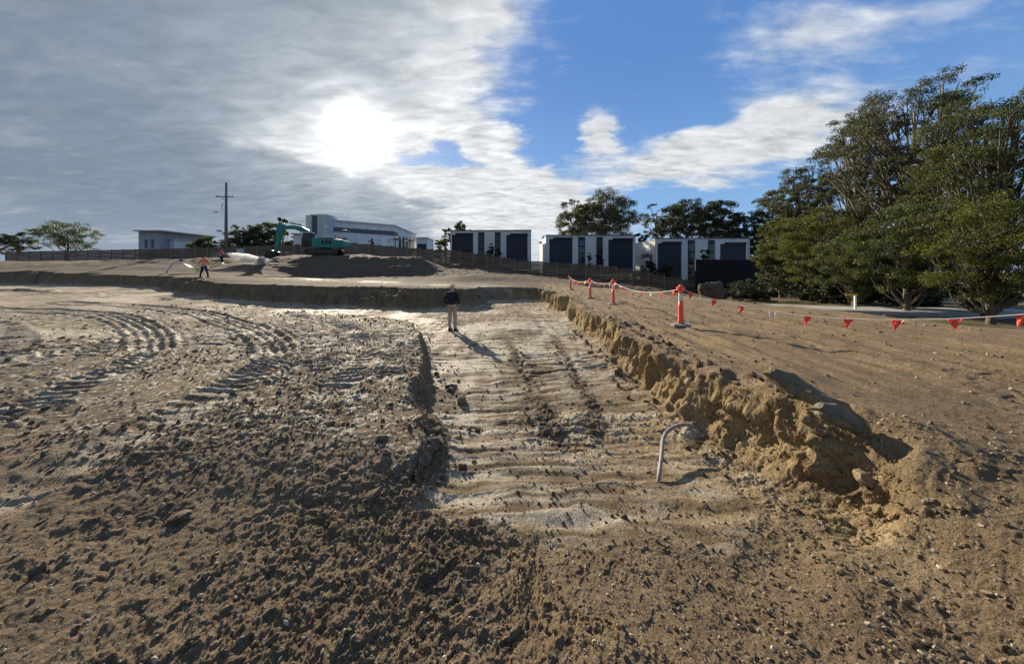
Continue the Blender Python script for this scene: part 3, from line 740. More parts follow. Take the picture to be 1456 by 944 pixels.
uB = unit('warehouse_unit', 'middle white warehouse unit with two navy roller doors, tall gum tree rising behind it', 776, 904, 1.6, 9.3, 62, 13, 0,
     [('door', 781, 814, 340, 382), ('door', 865, 900, 341, 386), ('dark', 822, 832, 0, 386), ('dark', 848, 857, 0, 386)])
uC = unit('warehouse_unit', 'white warehouse unit beside the black screen, with a sunlit left side wall', 931, 1066, -0.8, 8.6, 61, 13, 0,
     [('door', 935, 969, 346, 398), ('door', 1024, 1061, 347, 398), ('dark', 978, 988, 0, 400), ('dark', 1007, 1016, 0, 400)])
sw = MB(); sw.box(-.03, -.003, 2.5, 6.5, 5.8, 6.6); sw.box(-.03, -.003, 7.5, 11.5, 5.2, 6.0); sw.build('side_window', M['dark_glass'], uC)
sd = MB(); sd.box(-.06, -.003, 1.2, 2.2, 1.0, 6.4); sd.build('side_door', M['navy'], uC)

def big_warehouse():
    root = thing('factory', 'large pale grey factory with a dark window band and tall corner tower behind excavator', 'factory', (-52.4, 88, 4.5))
    A = Vector((0, 0)); B = Vector((14.8, 11)); D = Vector((13.9, 36)); E = Vector((-2, 26))
    h = 12.2
    poly = [A, B, D, E]
    mb = MB(); n = 4
    vs = [(p.x, p.y, 0) for p in poly]+[(p.x, p.y, h) for p in poly]
    mb.add(vs, [(0, 1, 5, 4), (1, 2, 6, 5), (2, 3, 7, 6), (3, 0, 4, 7), (4, 5, 6, 7)]); mb.build('wall', M['white_wall'], root)
    def strip(name, P, Q, z0, z1, out, mat, t0=0., t1=1.):
        d = (Q-P).normalized(); nrm = Vector((d.y, -d.x)); a = P+(Q-P)*t0; b = P+(Q-P)*t1
        m = MB(); c = [a+nrm*.004, b+nrm*.004, b+nrm*out, a+nrm*out]
        m.add([(p.x, p.y, z0) for p in c]+[(p.x, p.y, z1) for p in c], [(0, 3, 2, 1), (4, 5, 6, 7), (0, 1, 5, 4), (1, 2, 6, 5), (2, 3, 7, 6), (3, 0, 4, 7)])
        return m.build(name, mat, root)
    strip('window_band', A, B, 9.0, 10.3, .12, M['band']); strip('fascia', A, B, 11.95, 12.4, .35, M['grey_wall']); 
    strip('fascia', B, D, 11.95, 12.4, .35, M['grey_wall'])
    strip('window_band', B, D, 9.0, 10.3, .12, M['band'], 0.01, 0.12)
    for q in range(5): strip('window', B, D, 5.5, 9.6, .1, M['dark_glass'], .16+.16*q, .25+.16*q)
    for q in range(3): strip('window', A, B, 5.2, 7.4, .1, M['dark_glass'], .02+.09*q, .08+.09*q)
    t = MB(); t.box(-3.6, 1.2, -2.2, 3.0, 0, 13.4); t.build('tower', M['grey_wall'], root)
    t = MB(); t.box(-3.0, -1.6, -2.3, -2.204, 4.5, 13.0); t.build('tower_window', M['band'], root)
    t = MB(); t.box(-4.9, -3.603, -2.0, 2.8, 0, 13.2); t.build('tower_wing', M['white_wall'], root)
big_warehouse()
def small_building(name, label, px0, px1, pyt, Y, zb, depth, mat, overhang=0.0, win=None, cat='building'):
    k = Y/FPX; zt = EYE-(pyt-385)*k
    root = thing(name, label, cat, ((px0-728)*k, Y, zb))
    w = (px1-px0)*k; h = zt-zb
    m = MB(); m.box(0, w, 0, depth, 0, h-.25); m.build('wall', mat, root)
    m = MB(); m.box(-.2, w+.2+overhang, -.5-overhang*.4, depth+.3, h-.247, h); m.build('roof', M['roof'], root)
    if win:
        for (a, b, c, d) in win:
            m = MB(); m.box(w*a, w*b, -.05, -.003, h*c, h*d); m.build('window', M['dark_glass'], root)
    return root
small_building('annexe', 'small white annexe with a dark window right of the large factory', 592, 608, 338, 118, 4, 9, M['white_wall'], 0, [(.1, .9, .55, .78)])
small_building('office_block', 'blue-grey office block with an overhanging flat roof at the left', 197, 227, 328, 72, 3.5, 12, M['blue_grey_wall'], 1.3, [(.3, .42, .5, .75), (.6, .72, .5, .75)], 'office')
small_building('shed', 'low pale blue-grey shed between the office block and the bushy tree', 227.5, 248, 340, 74, 3.5, 9, M['grey_wall'])
small_building('site_hut', 'small white hut seen beneath the excavator boom', 417, 441, 332, 74, 4.6, 3, M['white_wall'], 0, [(.15, .4, .3, .6)], 'hut')

# ------------------------------------------------------------------ timber fence
FT = np.array([(-100, 5.9), (-66, 6.4), (-42, 7.0), (-30, 7.4), (-15, 6.1), (-9.7, 5.78), (-5, 5.1), (.5, 4.22), (5.8, 3.72), (12.9, 3.34), (17.4, 2.86), (21.8, 2.0), (26, 1.2), (29, .7)])
def fence_y(x): return float(np.interp(x, [-100, -30, -5, 12.9, 29], [60, 57, 54, 52, 48.5]))
def build_fence():
    root = thing('timber_fence', 'long stepped brown timber sleeper fence with grey steel posts behind the site', 'fence', (0, 54, 0))
    x = -98.0; i = 0; rf = random.Random(3)
    while x < 28:
        x1 = x+2.4; y0, y1 = fence_y(x), fence_y(x1)
        zt = float(np.interp((x+x1)/2, FT[:, 0], FT[:, 1])); hg = 2.5 if x < 10 else 2.9
        d = Vector((x1-x, y1-y0, 0)); L_ = d.length; ang = math.atan2(d.y, d.x)
        mb = MB(); nb = int(hg/0.24); Mx = Matrix.Translation((x, y0-54, 0)) @ Matrix.Rotation(ang, 4, 'Z')
        for q in range(nb):
            dz = rf.uniform(-.008, .008); dy = rf.uniform(-.012, .012)
            mb.box(.06, L_-.06, -.035+dy, .035+dy, zt-(q+1)*.24+.012+dz, zt-q*.24-.006+dz, Mx)
        mb.build('panel', M['timber'], root)
        if x > 12 and i % 2 == 0:
            pm = MB(); pm.box(.06, L_-.06, -.10, -.04, zt-hg-.3, zt-hg+.45, Mx); pm.build('plinth', M['concrete'], root)
        pb = MB(); zz = max(zt, float(np.interp(x-1.2, FT[:, 0], FT[:, 1])))+.03
        pb.box(-.055, .055, -.075, -.060, zz-hg-.5, zz, Mx); pb.box(-.012, .012, -.060, .060, zz-hg-.5, zz, Mx); pb.box(-.055, .055, .060, .075, zz-hg-.5, zz, Mx)
        pb.build('post', M['post'], root)
        x = x1; i += 1
build_fence()

def dark_screen():
    root = thing('black_screen', 'tall black mesh screen on a steel rail in front of the right unit', 'screen', (27.3, 46, -1.6))
    m = MB(); m.box(0, 10.4, 0, .08, 1.2, 5.55); m.build('mesh_panel', M['black_screen'], root)
    m = MB(); m.box(-.1, 14.4, .0, .05, -1.0, .96); m.build('lower_panel', M['black_screen'], root)  # black sheet added to fill the dark area under the rail
    for q in range(6):
        m = MB(); m.box(q*2.06, q*2.06+.09, .083, .17, -.2, 5.6); m.build('post', M['dark_steel'], root)
    m = MB(); m.box(-.1, 14.5, -.05, .12, .98, 1.08); m.build('rail', M['post'], root)
dark_screen()

# ------------------------------------------------------------------ trees
def leaf_cloud(centers, radii, n, size, rs, droop=0.35, flat=0.62):
    centers = np.asarray(centers); radii = np.asarray(radii)
    wts = radii**2; wts = wts/wts.sum()
    idx = rs.choice(len(centers), n, p=wts)
    u = rs.normal(size=(n, 3)); u /= np.linalg.norm(u, axis=1)[:, None]
    rad = rs.random(n)**0.45
    P = centers[idx]+u*(radii[idx]*rad)[:, None]*np.array([1, 1, flat])
    # two axes of every leaf
    a = rs.normal(size=(n, 3)); a[:, 2] -= droop*1.5; a /= np.linalg.norm(a, axis=1)[:, None]
    b = np.cross(a, rs.normal(size=(n, 3))); b /= np.linalg.norm(b, axis=1)[:, None]
    l = size*rs.uniform(.6, 1.4, n)[:, None]; w = l*rs.uniform(.32, .55, n)[:, None]
    V = np.stack([P-a*l*.5, P+b*w*.5, P+a*l*.5, P-b*w*.5], 1).reshape(-1, 3)
    Q = np.arange(4*n).reshape(-1, 4)
    return V, Q

def make_tree(name, label, base, height, crown_r, trunk_h, nclump, nleaf, leaf, lmat, bmat, seed, group=None, clump_r=None, cat='tree', squash=1.0, lean=(0, 0), trunk_r=None, tower=0.0):
    rs = np.random.default_rng(seed); rp = random.Random(seed)
    root = thing(name, label, cat, base, 0, group)
    tr = trunk_r or height*0.018+.04
    cz0 = trunk_h; ch = height-trunk_h
    cr = clump_r or crown_r*0.34; nclump = int(nclump*1.5); nleaf = int(nleaf*1.5)
    cs = []; rad = []
    for k in range(nclump*30):
        if len(cs) >= nclump: break
        v = rs.normal(size=3); v /= np.linalg.norm(v); v *= rs.uniform(.08, 1.0)**.42
        p = np.array([v[0]*(crown_r-cr*.8), v[1]*(crown_r-cr*.8), cz0+ch*.5+v[2]*(ch*.5-cr*.55)])
        if tower:
            f = (p[2]-cz0)/ch; sh_ = 1-tower*f; p[0] *= sh_; p[1] *= sh_
        p[0] += lean[0]*(p[2]/height)*height; p[1] += lean[1]*(p[2]/height)*height
        r_ = cr*rs.uniform(.6, 1.15)
        if any(np.linalg.norm(p-q) < .50*(r_+w) for q, w in zip(cs, rad)) and k < nclump*25: continue
        cs.append(p); rad.append(r_)
    # trunk and limbs
    tb = MB(); fork = Vector((lean[0]*trunk_h*.7+rp.uniform(-.1, .1)*tr*4, lean[1]*trunk_h*.7, trunk_h*rp.uniform(.75, .95)))
    top = Vector((lean[0]*height*.8, lean[1]*height*.8, trunk_h+ch*.72))
    pts = [Vector((0, 0, -.4)), Vector((rp.uniform(-.3, .3)*tr, 0, trunk_h*.35)), fork, (fork+top)/2+Vector((rp.uniform(-1, 1), rp.uniform(-1, 1), 0))*crown_r*.08, top]
    tb.tube(pts, [tr*1.25, tr, tr*.8, tr*.5, tr*.15], 8)
    for c, r_ in zip(cs, rad):
        t = rp.uniform(0.0, .8); s = fork.lerp(pts[3], t*2) if t < .5 else pts[3].lerp(top, t*2-1)
        e = Vector(c); 
        if s.z > e.z: s = fork.copy()
        mid = (s+e)/2+Vector((rp.uniform(-.1, .1)*crown_r, rp.uniform(-.1, .1)*crown_r, -.06*ch))
        rr_ = tr*rp.uniform(.22, .4)
        tb.tube([s, (s+mid)/2+Vector((0, 0, -.02*ch)), mid, (mid+e)/2+Vector((0, 0, .02*ch)), e], [rr_, rr_*.85, rr_*.65, rr_*.45, rr_*.2], 5, cap=False)
        for q in range(3):
            d = Vector(rs.normal(size=3)).normalized()*r_*.8; d.z = abs(d.z)*.6
            tb.tube([mid.lerp(e, .6), mid.lerp(e, .85)+d*.4, e+d], [rr_*.4, rr_*.28, rr_*.1], 4, cap=False)
    tb.build('trunk', bmat, root, smooth=True)
    # smaller tufts round each clump so that the outline is broken
    c2 = []; r2 = []
    for c, r_ in zip(cs, rad):
        for q in range(7):
            v = rs.normal(size=3); v /= np.linalg.norm(v); v[2] *= .6
            c2.append(c+v*r_*rs.uniform(.45, .95)); r2.append(r_*rs.uniform(.28, .52))
    V, Q = leaf_cloud(c2, r2, int(nleaf*1.5), leaf*.80, rs)
    link('crown', np_mesh('crown', V, Q), lmat, root)
    return root

def tree_px(name, label, px, Y, pyt, hw, base_z, lmat, bmat, seed, trunk=.35, nclump=16, nleaf=7000, leaf=.3, group=None, cat='tree', **kw):
    k = Y/FPX; x = (px-728)*k; zt = EYE-(pyt-385)*k
    return make_tree(name, label, (x, Y, base_z), zt-base_z, hw*k, (zt-base_z)*trunk, nclump, nleaf, leaf, lmat, bmat, seed, group, cat=cat, **kw)

GB = 'gum trees behind the warehouse units'
tree_px('gum_tree', 'tall rounded gum tree behind the middle warehouse unit', 862, 86, 264, 52, 2, M['leaf_gum'], M['pale_bark'], 21, .30, 34, 17000, .44, GB)
tree_px('gum_tree', 'grey-green gum tree at the left shoulder of the tall rounded gum', 818, 90, 276, 36, 2, M['leaf_gum'], M['pale_bark'], 22, .30, 20, 8500, .44, GB)
tree_px('gum_tree', 'thin sparse gum tree with pale limbs right of the tall rounded gum', 934, 92, 279, 24, 2, M['leaf_gum'], M['pale_bark'], 23, .34, 12, 3400, .40, GB)
tree_px('gum_tree', 'broad dark gum tree behind the left door of the right unit', 972, 86, 275, 42, 1, M['leaf_dark'], M['bark'], 24, .30, 26, 13000, .44, GB)
tree_px('gum_tree', 'dark domed gum tree above the right door of the right unit', 1022, 84, 277, 42, 1, M['leaf_dark'], M['bark'], 25, .30, 26, 13000, .44, GB)
tree_px('gum_tree', 'dark low gum tree right behind the end of the right unit', 1062, 76, 300, 30, 1, M['leaf_dark'], M['bark'], 28, .22, 18, 8000, .36, GB)
tree_px('small_tree', 'low dark tree filling the gap between middle and right units', 918, 76, 326, 22, 2, M['leaf_dark'], M['bark'], 26, .3, 9, 3000, .34)
tree_px('small_tree', 'thin leafy sapling at the left corner of the middle unit', 774, 70, 332, 8, 3, M['leaf_gum'], M['bark'], 27, .4, 5, 500, .32)
GR = 'trees along the right side of the site'
tree_px('gum_tree', 'dark gum tree with bare forked limbs right of the right unit', 1098, 72, 262, 36, -1.5, M['leaf_gum'], M['bark'], 31, .30, 26, 12000, .36, GR)
tree_px('gum_tree', 'tall layered gum tree above the bright green wattles', 1148, 38, 226, 52, -1.4, M['leaf_gum'], M['bark'], 32, .24, 38, 19000, .22, GR)
tree_px('gum_tree', 'very tall open gum tree, second from the right-hand edge of the view, branches high', 1226, 30, 148, 64, -1.2, M['leaf_gum'], M['pale_bark'], 33, .22, 50, 24000, .18, GR, clump_r=1.1)
tree_px('gum_tree', 'towering gum tree whose high limbs overhang the site from the right', 1300, 25, 88, 100, -.9, M['leaf_gum'], M['pale_bark'], 34, .26, 60, 30000, .16, GR, clump_r=1.2)
tree_px('gum_tree', 'tall gum tree at the extreme right behind the flag line', 1400, 19, 118, 92, -.8, M['leaf_mid'], M['bark'], 35, .22, 44, 22000, .14, GR)
tree_px('wattle_tree', 'bright yellow-green bushy wattle in front of the forked gum', 1110, 36, 303, 42, -1.3, M['leaf_green'], M['bark'], 36, .12, 30, 17000, .18, GR)
tree_px('wattle_tree', 'large mid-green wattle with backlit crown above the site edge', 1160, 29, 286, 54, -1.2, M['leaf_green'], M['bark'], 37, .14, 34, 20000, .15, GR)
tree_px('wattle_tree', 'low olive wattle above the yellow crossbar post', 1214, 23.5, 312, 50, -1.0, M['leaf_mid'], M['bark'], 38, .16, 30, 17000, .13, GR)
tree_px('wattle_tree', 'dark green wattle further right above the flag line', 1290, 20, 272, 70, -.9, M['leaf_mid'], M['bark'], 39, .12, 32, 19000, .13, GR)
tree_px('wattle_tree', 'leafy wattle nearest the camera at the far right', 1410, 16, 262, 90, -.8, M['leaf_green'], M['bark'], 40, .12, 34, 19000, .12, GR)
tree_px('wattle_tree', 'dark bushy tree behind the black screen', 1082, 75, 326, 28, -1.6, M['leaf_dark'], M['bark'], 41, .12, 16, 7000, .27, GR)
GU = 'dark undergrowth added to fill the shade under the right-hand trees'
rb = random.Random(5)
ULAB = ['dark bush behind the dusty boulder', 'low black-green bush right of the dusty boulder', 'dark bush under the black screen rail', 'shaded bush right of the black screen',
        'dark shrub beneath the yellow-green wattle', 'dense shaded shrub beneath the tall layered gum', 'shaded shrub beneath the mid-green wattle', 'dark shrub left of the yellow crossbar post',
        'tall dark shrub behind the yellow crossbar post', 'shaded shrub under the towering gum', 'dark shrub under the dark green wattle', 'dark shrub at the far right under the wattles',
        'wide dark thicket beyond the pale road', 'tall shaded thicket behind the mid-green wattle', 'deep thicket behind the olive wattle', 'deep thicket behind the towering gum']
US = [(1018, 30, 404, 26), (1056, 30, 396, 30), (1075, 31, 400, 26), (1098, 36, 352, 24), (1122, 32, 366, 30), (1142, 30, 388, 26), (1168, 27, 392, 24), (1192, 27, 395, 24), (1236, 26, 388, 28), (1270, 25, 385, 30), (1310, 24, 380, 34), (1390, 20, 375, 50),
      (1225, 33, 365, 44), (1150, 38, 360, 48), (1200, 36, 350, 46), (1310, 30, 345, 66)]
for k, (px, Y, pt, hw) in enumerate(US):  # dark bushes added to stand in for deep shade below the crowns
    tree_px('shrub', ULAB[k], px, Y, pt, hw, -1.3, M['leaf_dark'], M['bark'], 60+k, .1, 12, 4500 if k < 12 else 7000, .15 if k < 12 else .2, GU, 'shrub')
GL = 'trees behind the left part of the fence'
tree_px('small_tree', 'dark bushy tree left of the power pole', 291, 66, 332, 22, 3.8, M['leaf_mid'], M['bark'], 81, .12, 20, 7500, .27, GL)
tree_px('small_tree', 'dark green tree just right of the power pole', 345, 74, 316, 28, 4, M['leaf_gum'], M['bark'], 82, .08, 30, 13000, .3, GL)
tree_px('small_tree', 'rounded green tree between the power pole and the excavator stick', 378, 76, 313, 29, 4, M['leaf_mid'], M['bark'], 83, .08, 30, 14000, .3, GL)
tree_px('small_tree', 'tall dark tree directly behind the excavator stick', 402, 84, 305, 14, 4, M['leaf_dark'], M['bark'], 84, .15, 12, 5000, .32, GL)
tree_px('small_tree', 'low tree behind the excavator boom', 418, 80, 330, 16, 4, M['leaf_mid'], M['bark'], 85, .1, 10, 3500, .3, GL)
tree_px('small_tree', 'leafy gum at the left edge of the left warehouse unit', 655, 72, 310, 20, 4, M['leaf_mid'], M['bark'], 86, .18, 18, 6500, .29)
tree_px('small_tree', 'slim grey-green gum right of the white annexe', 634, 74, 316, 13, 4, M['leaf_gum'], M['bark'], 87, .3, 9, 2600, .3)
tree_px('shrub', 'round bush at the foot of the leafy gum near the left unit', 626, 61, 337, 15, 3.4, M['leaf_mid'], M['bark'], 88, .1, 9, 2600, .25, None, 'shrub')
tree_px('conifer', 'slim pointed conifer in front of the large factory wall', 529, 64, 330, 6, 4.6, M['leaf_dark'], M['bark'], 89, .12, 9, 1800, .24, None, 'conifer', tower=.75)
SH = 'shrubs planted in front of the warehouse units'
for (px, pt, hw, Yv, bz, lb, sd_) in ((697, 343, 9, 60, 3.0, 'feathery shrub against the dark panel of the left unit', 91), (708, 352, 8, 60, 3.0, 'small shrub between the panels of the left unit', 92),
        (665, 353, 12, 60, 3.2, 'leafy shrub below the left door of the left unit', 97),
        (838, 357, 5, 59, 2.0, 'slim conical shrub at the centre of the middle unit', 93), (853, 352, 9, 59, 2.0, 'dark shrub left of the right door of the middle unit', 94),
        (922, 366, 16, 57, .2, 'spreading dark shrub below the left door of the right unit', 95), (948, 372, 15, 57, -.2, 'low dark shrub right of the spreading shrub by the right unit', 98),
        (1000, 345, 13, 58, -.6, 'tall feathery shrub at the centre of the right unit', 96)):
    tree_px('shrub', lb, px, Yv, pt, hw, bz, M['leaf_dark'] if px > 840 else M['leaf_mid'], M['bark'], sd_, .12, 9, 2600, .24, SH, 'shrub', tower=.4)
# trees further along the left, outside the photographed strip
tree_px('small_tree', 'broad dark tree left of the blue-grey office block', 95, 80, 312, 40, 3.5, M['leaf_mid'], M['bark'], 101, .25, 18, 7000, .3, GL)
tree_px('small_tree', 'small rounded tree at the extreme left behind the fence', 25, 76, 326, 24, 3.5, M['leaf_gum'], M['bark'], 102, .25, 13, 5000, .3, GL)

def palm(px, Y, pyt, base_z, label, seed):
    rp = random.Random(seed); k = Y/FPX; zt = EYE-(pyt-385)*k; h = zt-base_z
    root = thing('palm_tree', label, 'palm', ((px-728)*k, Y, base_z), 0, 'palms in front of the large factory')
    t = MB(); t.tube([(0, 0, -.3), (.06, 0, h*.4), (.0, 0, h*.8)], [.17, .13, .10], 8); t.build('trunk', M['pale_bark'], root, True)
    f = MB()
    for q in range(15):
        a = q*2.4; el = rp.uniform(.1, 1.2); L_ = rp.uniform(1.5, 2.1); pts = []
        for s in range(7):
            u = s/6; pts.append(Vector((math.cos(a)*L_*u*math.cos(el*(1-u*.3)), math.sin(a)*L_*u*math.cos(el*(1-u*.3)), h*.8+L_*(math.sin(el)*u-.75*u*u))))
        for s in range(6):
            p, qn = pts[s], pts[s+1]; d = (qn-p).normalized(); side = d.cross(Vector((0, 0, 1))).normalized()
            for sg in (-1, 1):
                for z in range(2):
                    b = p.lerp(qn, z*.5); tip = b+side*sg*.42*(1.1-s/7)+d*.22+Vector((0, 0, -.14))
                    f.add([b-d*.03, b+d*.05, tip], [(0, 1, 2)])
        f.tube(pts, [.025]*6+[.008], 4, cap=False)
    f.build('crown', M['leaf_mid'], root)
palm(562, 66, 333, 4.4, 'left of two small palms in front of the large factory corner', 1)
palm(583, 66, 335, 4.2, 'right of two small palms in front of the large factory corner', 2)

# ------------------------------------------------------------------ power pole and lamps
def power_pole():
    x, y, _ = at(321.5, 350, 62); zb = 4.0; zt = EYE-(260-385)*62/FPX
    root = thing('power_pole', 'tall grey timber power pole with a crossarm and cable loop at the left', 'power pole', (x, y, zb)); h = zt-zb
    m = MB(); m.tube([(0, 0, -.5), (0, 0, h*.5), (0.05, 0, h)], [.30, .25, .19], 12); m.build('pole', M['pole_wood'], root, True)
    z = h-2.95
    m = MB(); m.box(-1.75, 1.75, -.36, -.24, z, z+.16); ca = m.build('crossarm', M['pole_wood'], root)
    for q in (-1.65, -1.1, 1.1, 1.65):
        i = MB(); i.lathe([(.03, z+.162), (.07, z+.2), (.04, z+.24), (.075, z+.28), (.04, z+.34)], 8, Matrix.Translation((q, -.3, 0))); i.build('insulator', M['insulator'], root, True)
    m = MB(); m.tube([(-.1, -.3, z-.1), (-.6, -.3, z-.35), (-.3, -.3, z-.5), (-.1, -.28, z-.5)], .035, 6); m.build('brace', M['dark_steel'], root)
    pts = [(-.28-.36*math.sin(t), -.22, z-2.0+.72*math.cos(t)) for t in np.linspace(0, math.pi, 12)]
    m = MB(); m.tube(pts, .055, 8); m.build('cable_loop', M['black_plastic'], root, True)
    m = MB(); m.tube([(-.2, -.1, z-3.2), (-1.0, -.15, z-2.95), (-1.5, -.15, z-2.9)], .03, 6); lm = m.build('lamp_arm', M['lamp_grey'], root)
    m = MB(); m.lathe([(.02, -.5), (.13, -.3), (.15, .2), (.05, .45)], 8, Matrix.Translation((-1.9, -.15, z-2.92)) @ Matrix.Rotation(R(90), 4, 'Y')); m.build('lamp_head', M['lamp_grey'], root, True)
    m = MB(); m.box(-.12, .12, -.4, -.28, 1.2, 1.7); m.build('number_plate', M['lamp_grey'], root)
power_pole()
def street_lamp(px, py, Y, zb, label):
    x, y, z = at(px, py, Y)
    root = thing('street_lamp', label, 'street lamp', (x+.9, y, zb), 0, 'thin lamps by the large factory'); h = z-zb
    m = MB(); m.tube([(0, 0, 0), (0, 0, h-.3), (-.25, 0, h), (-.6, 0, h+.05)], [.06, .045, .035, .03], 6); m.build('pole', M['lamp_grey'], root, True)
    m = MB(); m.box(-1.5, -.55, -.25, .25, h+.0, h+.16); m.build('lamp_head', M['rail_white'], root, bevel=.05)
street_lamp(489, 306, 100, 4.5, 'thin street lamp whose white head shows above the large factory roof')
street_lamp(465, 323, 72, 4.6, 'short thin lamp left, before the large factory wall')
street_lamp(491, 328, 72, 4.6, 'short thin lamp before the window band of the large factory')
cb = thing('utility_cabinet', 'small grey utility cabinet on posts behind the spray of water', 'cabinet', at(340, 360, 50))
m = MB(); m.box(-.42, .42, 0, .35, -.1, .65); m.build('box', M['grey_wall'], cb, bevel=.02)
m = MB(); m.box(-.47, .47, -.04, .4, .653, .71); m.build('lid', M['lamp_grey'], cb)
for q in (-.34, .28):
    m = MB(); m.box(q, q+.07, .1, .2, -1.9, -.103); m.build('leg', M['post'], cb)

# ------------------------------------------------------------------ excavator
def excavator():
    Y = 46; x, y, z = at(462, 362, Y); z = max(gz(x, y)-.05, z-.15)
    root = thing('excavator', 'teal tracked excavator with raised boom working behind the spoil heap', 'excavator', (x, y, z), R(7))
    for sy in (-1.2, 1.2):
        t = MB(); prof = []
        for a in np.linspace(-90, 90, 9): prof.append((1.75+.42*math.cos(R(a)), .46+.44*math.sin(R(a))))
        for a in np.linspace(90, 270, 9): prof.append((-1.75+.42*math.cos(R(a)), .46+.44*math.sin(R(a))))
        t.prism(prof, sy-.3, sy+.3); tr = t.build('track', M['dark_steel'], root)
        s = MB()
        P = [Vector(p) for p in prof]; n = len(P)
        per = []
        for k in range(n):
            a, b = P[k], P[(k+1) % n]; l = (b-a).length; q = max(1, int(l/.19))
            for w in range(q): per.append((a.lerp(b, w/q), (b-a).normalized()))
        for p, d in per:
            nrm = Vector((d.y, -d.x)); c = p+nrm*.022
            s.box(-.03, .03, sy-.33, sy+.33, -.02, .03, Matrix.Translation((c.x, 0, c.y)) @ Matrix.Rotation(math.atan2(-d.y, d.x), 4, 'Y'))
        s.build('track_shoes', M['muddy_steel'], tr)
        f = MB(); f.box(-1.6, 1.6, sy-.345, sy-.305, .36, .62); f.build('track_frame', M['muddy_steel'], tr)
        for xx in np.linspace(-1.3, 1.3, 6):
            w = MB(); w.lathe([(.13, -.03), (.15, 0), (.13, .03)], 10, Matrix.Translation((xx, sy-.33, .22)) @ Matrix.Rotation(R(90), 4, 'X')); w.build('roller', M['dark_steel'], tr)
    m = MB(); m.box(-.9, .9, -.88, .88, .5, .9); m.lathe([(.75, .9), (.75, 1.08)], 20); m.build('undercarriage', M['dark_steel'], root)
    m = MB(); m.prism([(-1.6, 1.09), (1.9, 1.09), (1.9, 2.35), (.2, 2.5), (-1.3, 2.45), (-1.6, 1.5)], -1.3, 1.3); body = m.build('house', M['teal'], root, bevel=.06)
    m = MB(); m.prism([(1.905, .98), (2.9, 1.1), (3.1, 1.4), (3.1, 2.1), (2.9, 2.28), (1.905, 2.34)], -1.36, 1.36); m.build('counterweight', M['teal'], root, bevel=.09)
    m = MB(); m.box(-.6, 1.6, -1.15, 1.1, 2.49, 2.62); m.build('engine_hood', M['dark_steel'], root, bevel=.05)
    for a in (.1, .6, 1.1):
        m = MB(); m.box(a, a+.35, -1.325, -1.303, 1.6, 2.15); m.build('vent', M['dark_steel'], body)
    m = MB(); m.tube([(1.2, .6, 2.6), (1.2, .6, 3.05), (1.3, .6, 3.15)], .07, 8); m.build('exhaust_pipe', M['dark_steel'], root, True)
    m = MB()
    m.tube([(-.5, -1.2, 2.6), (-.5, -1.2, 2.95), (1.5, -1.2, 2.9), (1.7, -1.2, 2.4)], .022, 6); m.tube([(.5, -1.2, 2.5), (.5, -1.2, 2.93)], .022, 6); m.build('handrail', M['rail_white'], root, True)
    # cab on the near (left) side
    m = MB(); m.prism([(-2.55, 1.15), (-1.2, 1.15), (-1.2, 3.2), (-2.25, 3.2), (-2.6, 2.3)], -1.32, -.32); cabo = m.build('cab', M['dark_steel'], root, bevel=.05)
    m = MB(); m.prism([(-2.44, 2.2), (-1.9, 2.2), (-1.9, 3.05), (-2.2, 3.05)], -1.345, -1.323); m.prism([(-1.8, 1.9), (-1.32, 1.9), (-1.32, 3.05), (-1.8, 3.05)], -1.345, -1.323); m.build('window', M['dark_glass'], cabo)
    m = MB(); m.box(-2.3, -1.15, -1.34, -.3, 3.203, 3.28); m.build('cab_roof', M['rail_white'], cabo, bevel=.02)
    # boom, stick, bucket in the x-z plane
    boom = [(-1.5, 1.5), (-1.2, 1.9), (-2.3, 3.9), (-3.2, 4.35), (-4.5, 4.62), (-6.4, 4.45), (-6.55, 4.2), (-6.35, 4.02), (-4.5, 4.02), (-3.4, 3.6), (-2.75, 3.15), (-1.9, 1.7)]
    fx = lambda P: [(-1.5+(a+1.5)*.91, c*.955) for a, c in P]
    boom = fx(boom)
    m = MB(); m.prism(boom, -.12, .28); m.build('boom', M['teal'], root, bevel=.03)
    stick = [(-6.1, 4.85), (-6.45, 4.95), (-7.0, 4.75), (-7.1, 3.6), (-7.3, 1.2), (-7.45, .5), (-7.15, .45), (-6.75, 1.5), (-6.35, 3.7)]
    stick = fx(stick)
    m = MB(); m.prism(stick, -.19, .35); m.build('stick', M['teal'], root, bevel=.03)
    f3 = lambda P: [(-1.5+(a+1.5)*.91, b, c*.955) for a, b, c in P]
    m = MB(); m.tube(f3([(-3.5, .08, 4.7), (-5.2, .08, 5.0)]), .10, 8); m.build('stick_cylinder', M['dark_steel'], root, True)
    m = MB(); m.tube(f3([(-5.2, .08, 5.0), (-6.35, .08, 4.88)]), .055, 8); m.build('cylinder_rod', M['chrome'], root, True)
    for yy in (-.28, .42):
        m = MB(); m.tube(f3([(-1.9, yy, 1.35), (-2.9, yy, 2.5)]), .10, 8); m.build('boom_cylinder', M['dark_steel'], root, True)
        m = MB(); m.tube(f3([(-2.9, yy, 2.5), (-3.5, yy, 3.75)]), .055, 8); m.build('cylinder_rod', M['chrome'], root, True)
    m = MB(); m.tube(f3([(-7.08, .08, 3.6), (-7.6, .08, 1.7)]), .09, 8); m.tube(f3([(-7.6, .08, 1.7), (-7.85, .08, .75)]), .06, 8); m.build('bucket_cylinder', M['dark_steel'], root, True)
    bk = fx([(-7.0, .5), (-7.6, .75), (-8.2, .55), (-8.55, .0), (-8.45, -.5), (-8.0, -.75), (-7.85, -.62), (-8.25, -.35), (-8.3, .0), (-8.0, .38), (-7.5, .42), (-7.0, .2)])
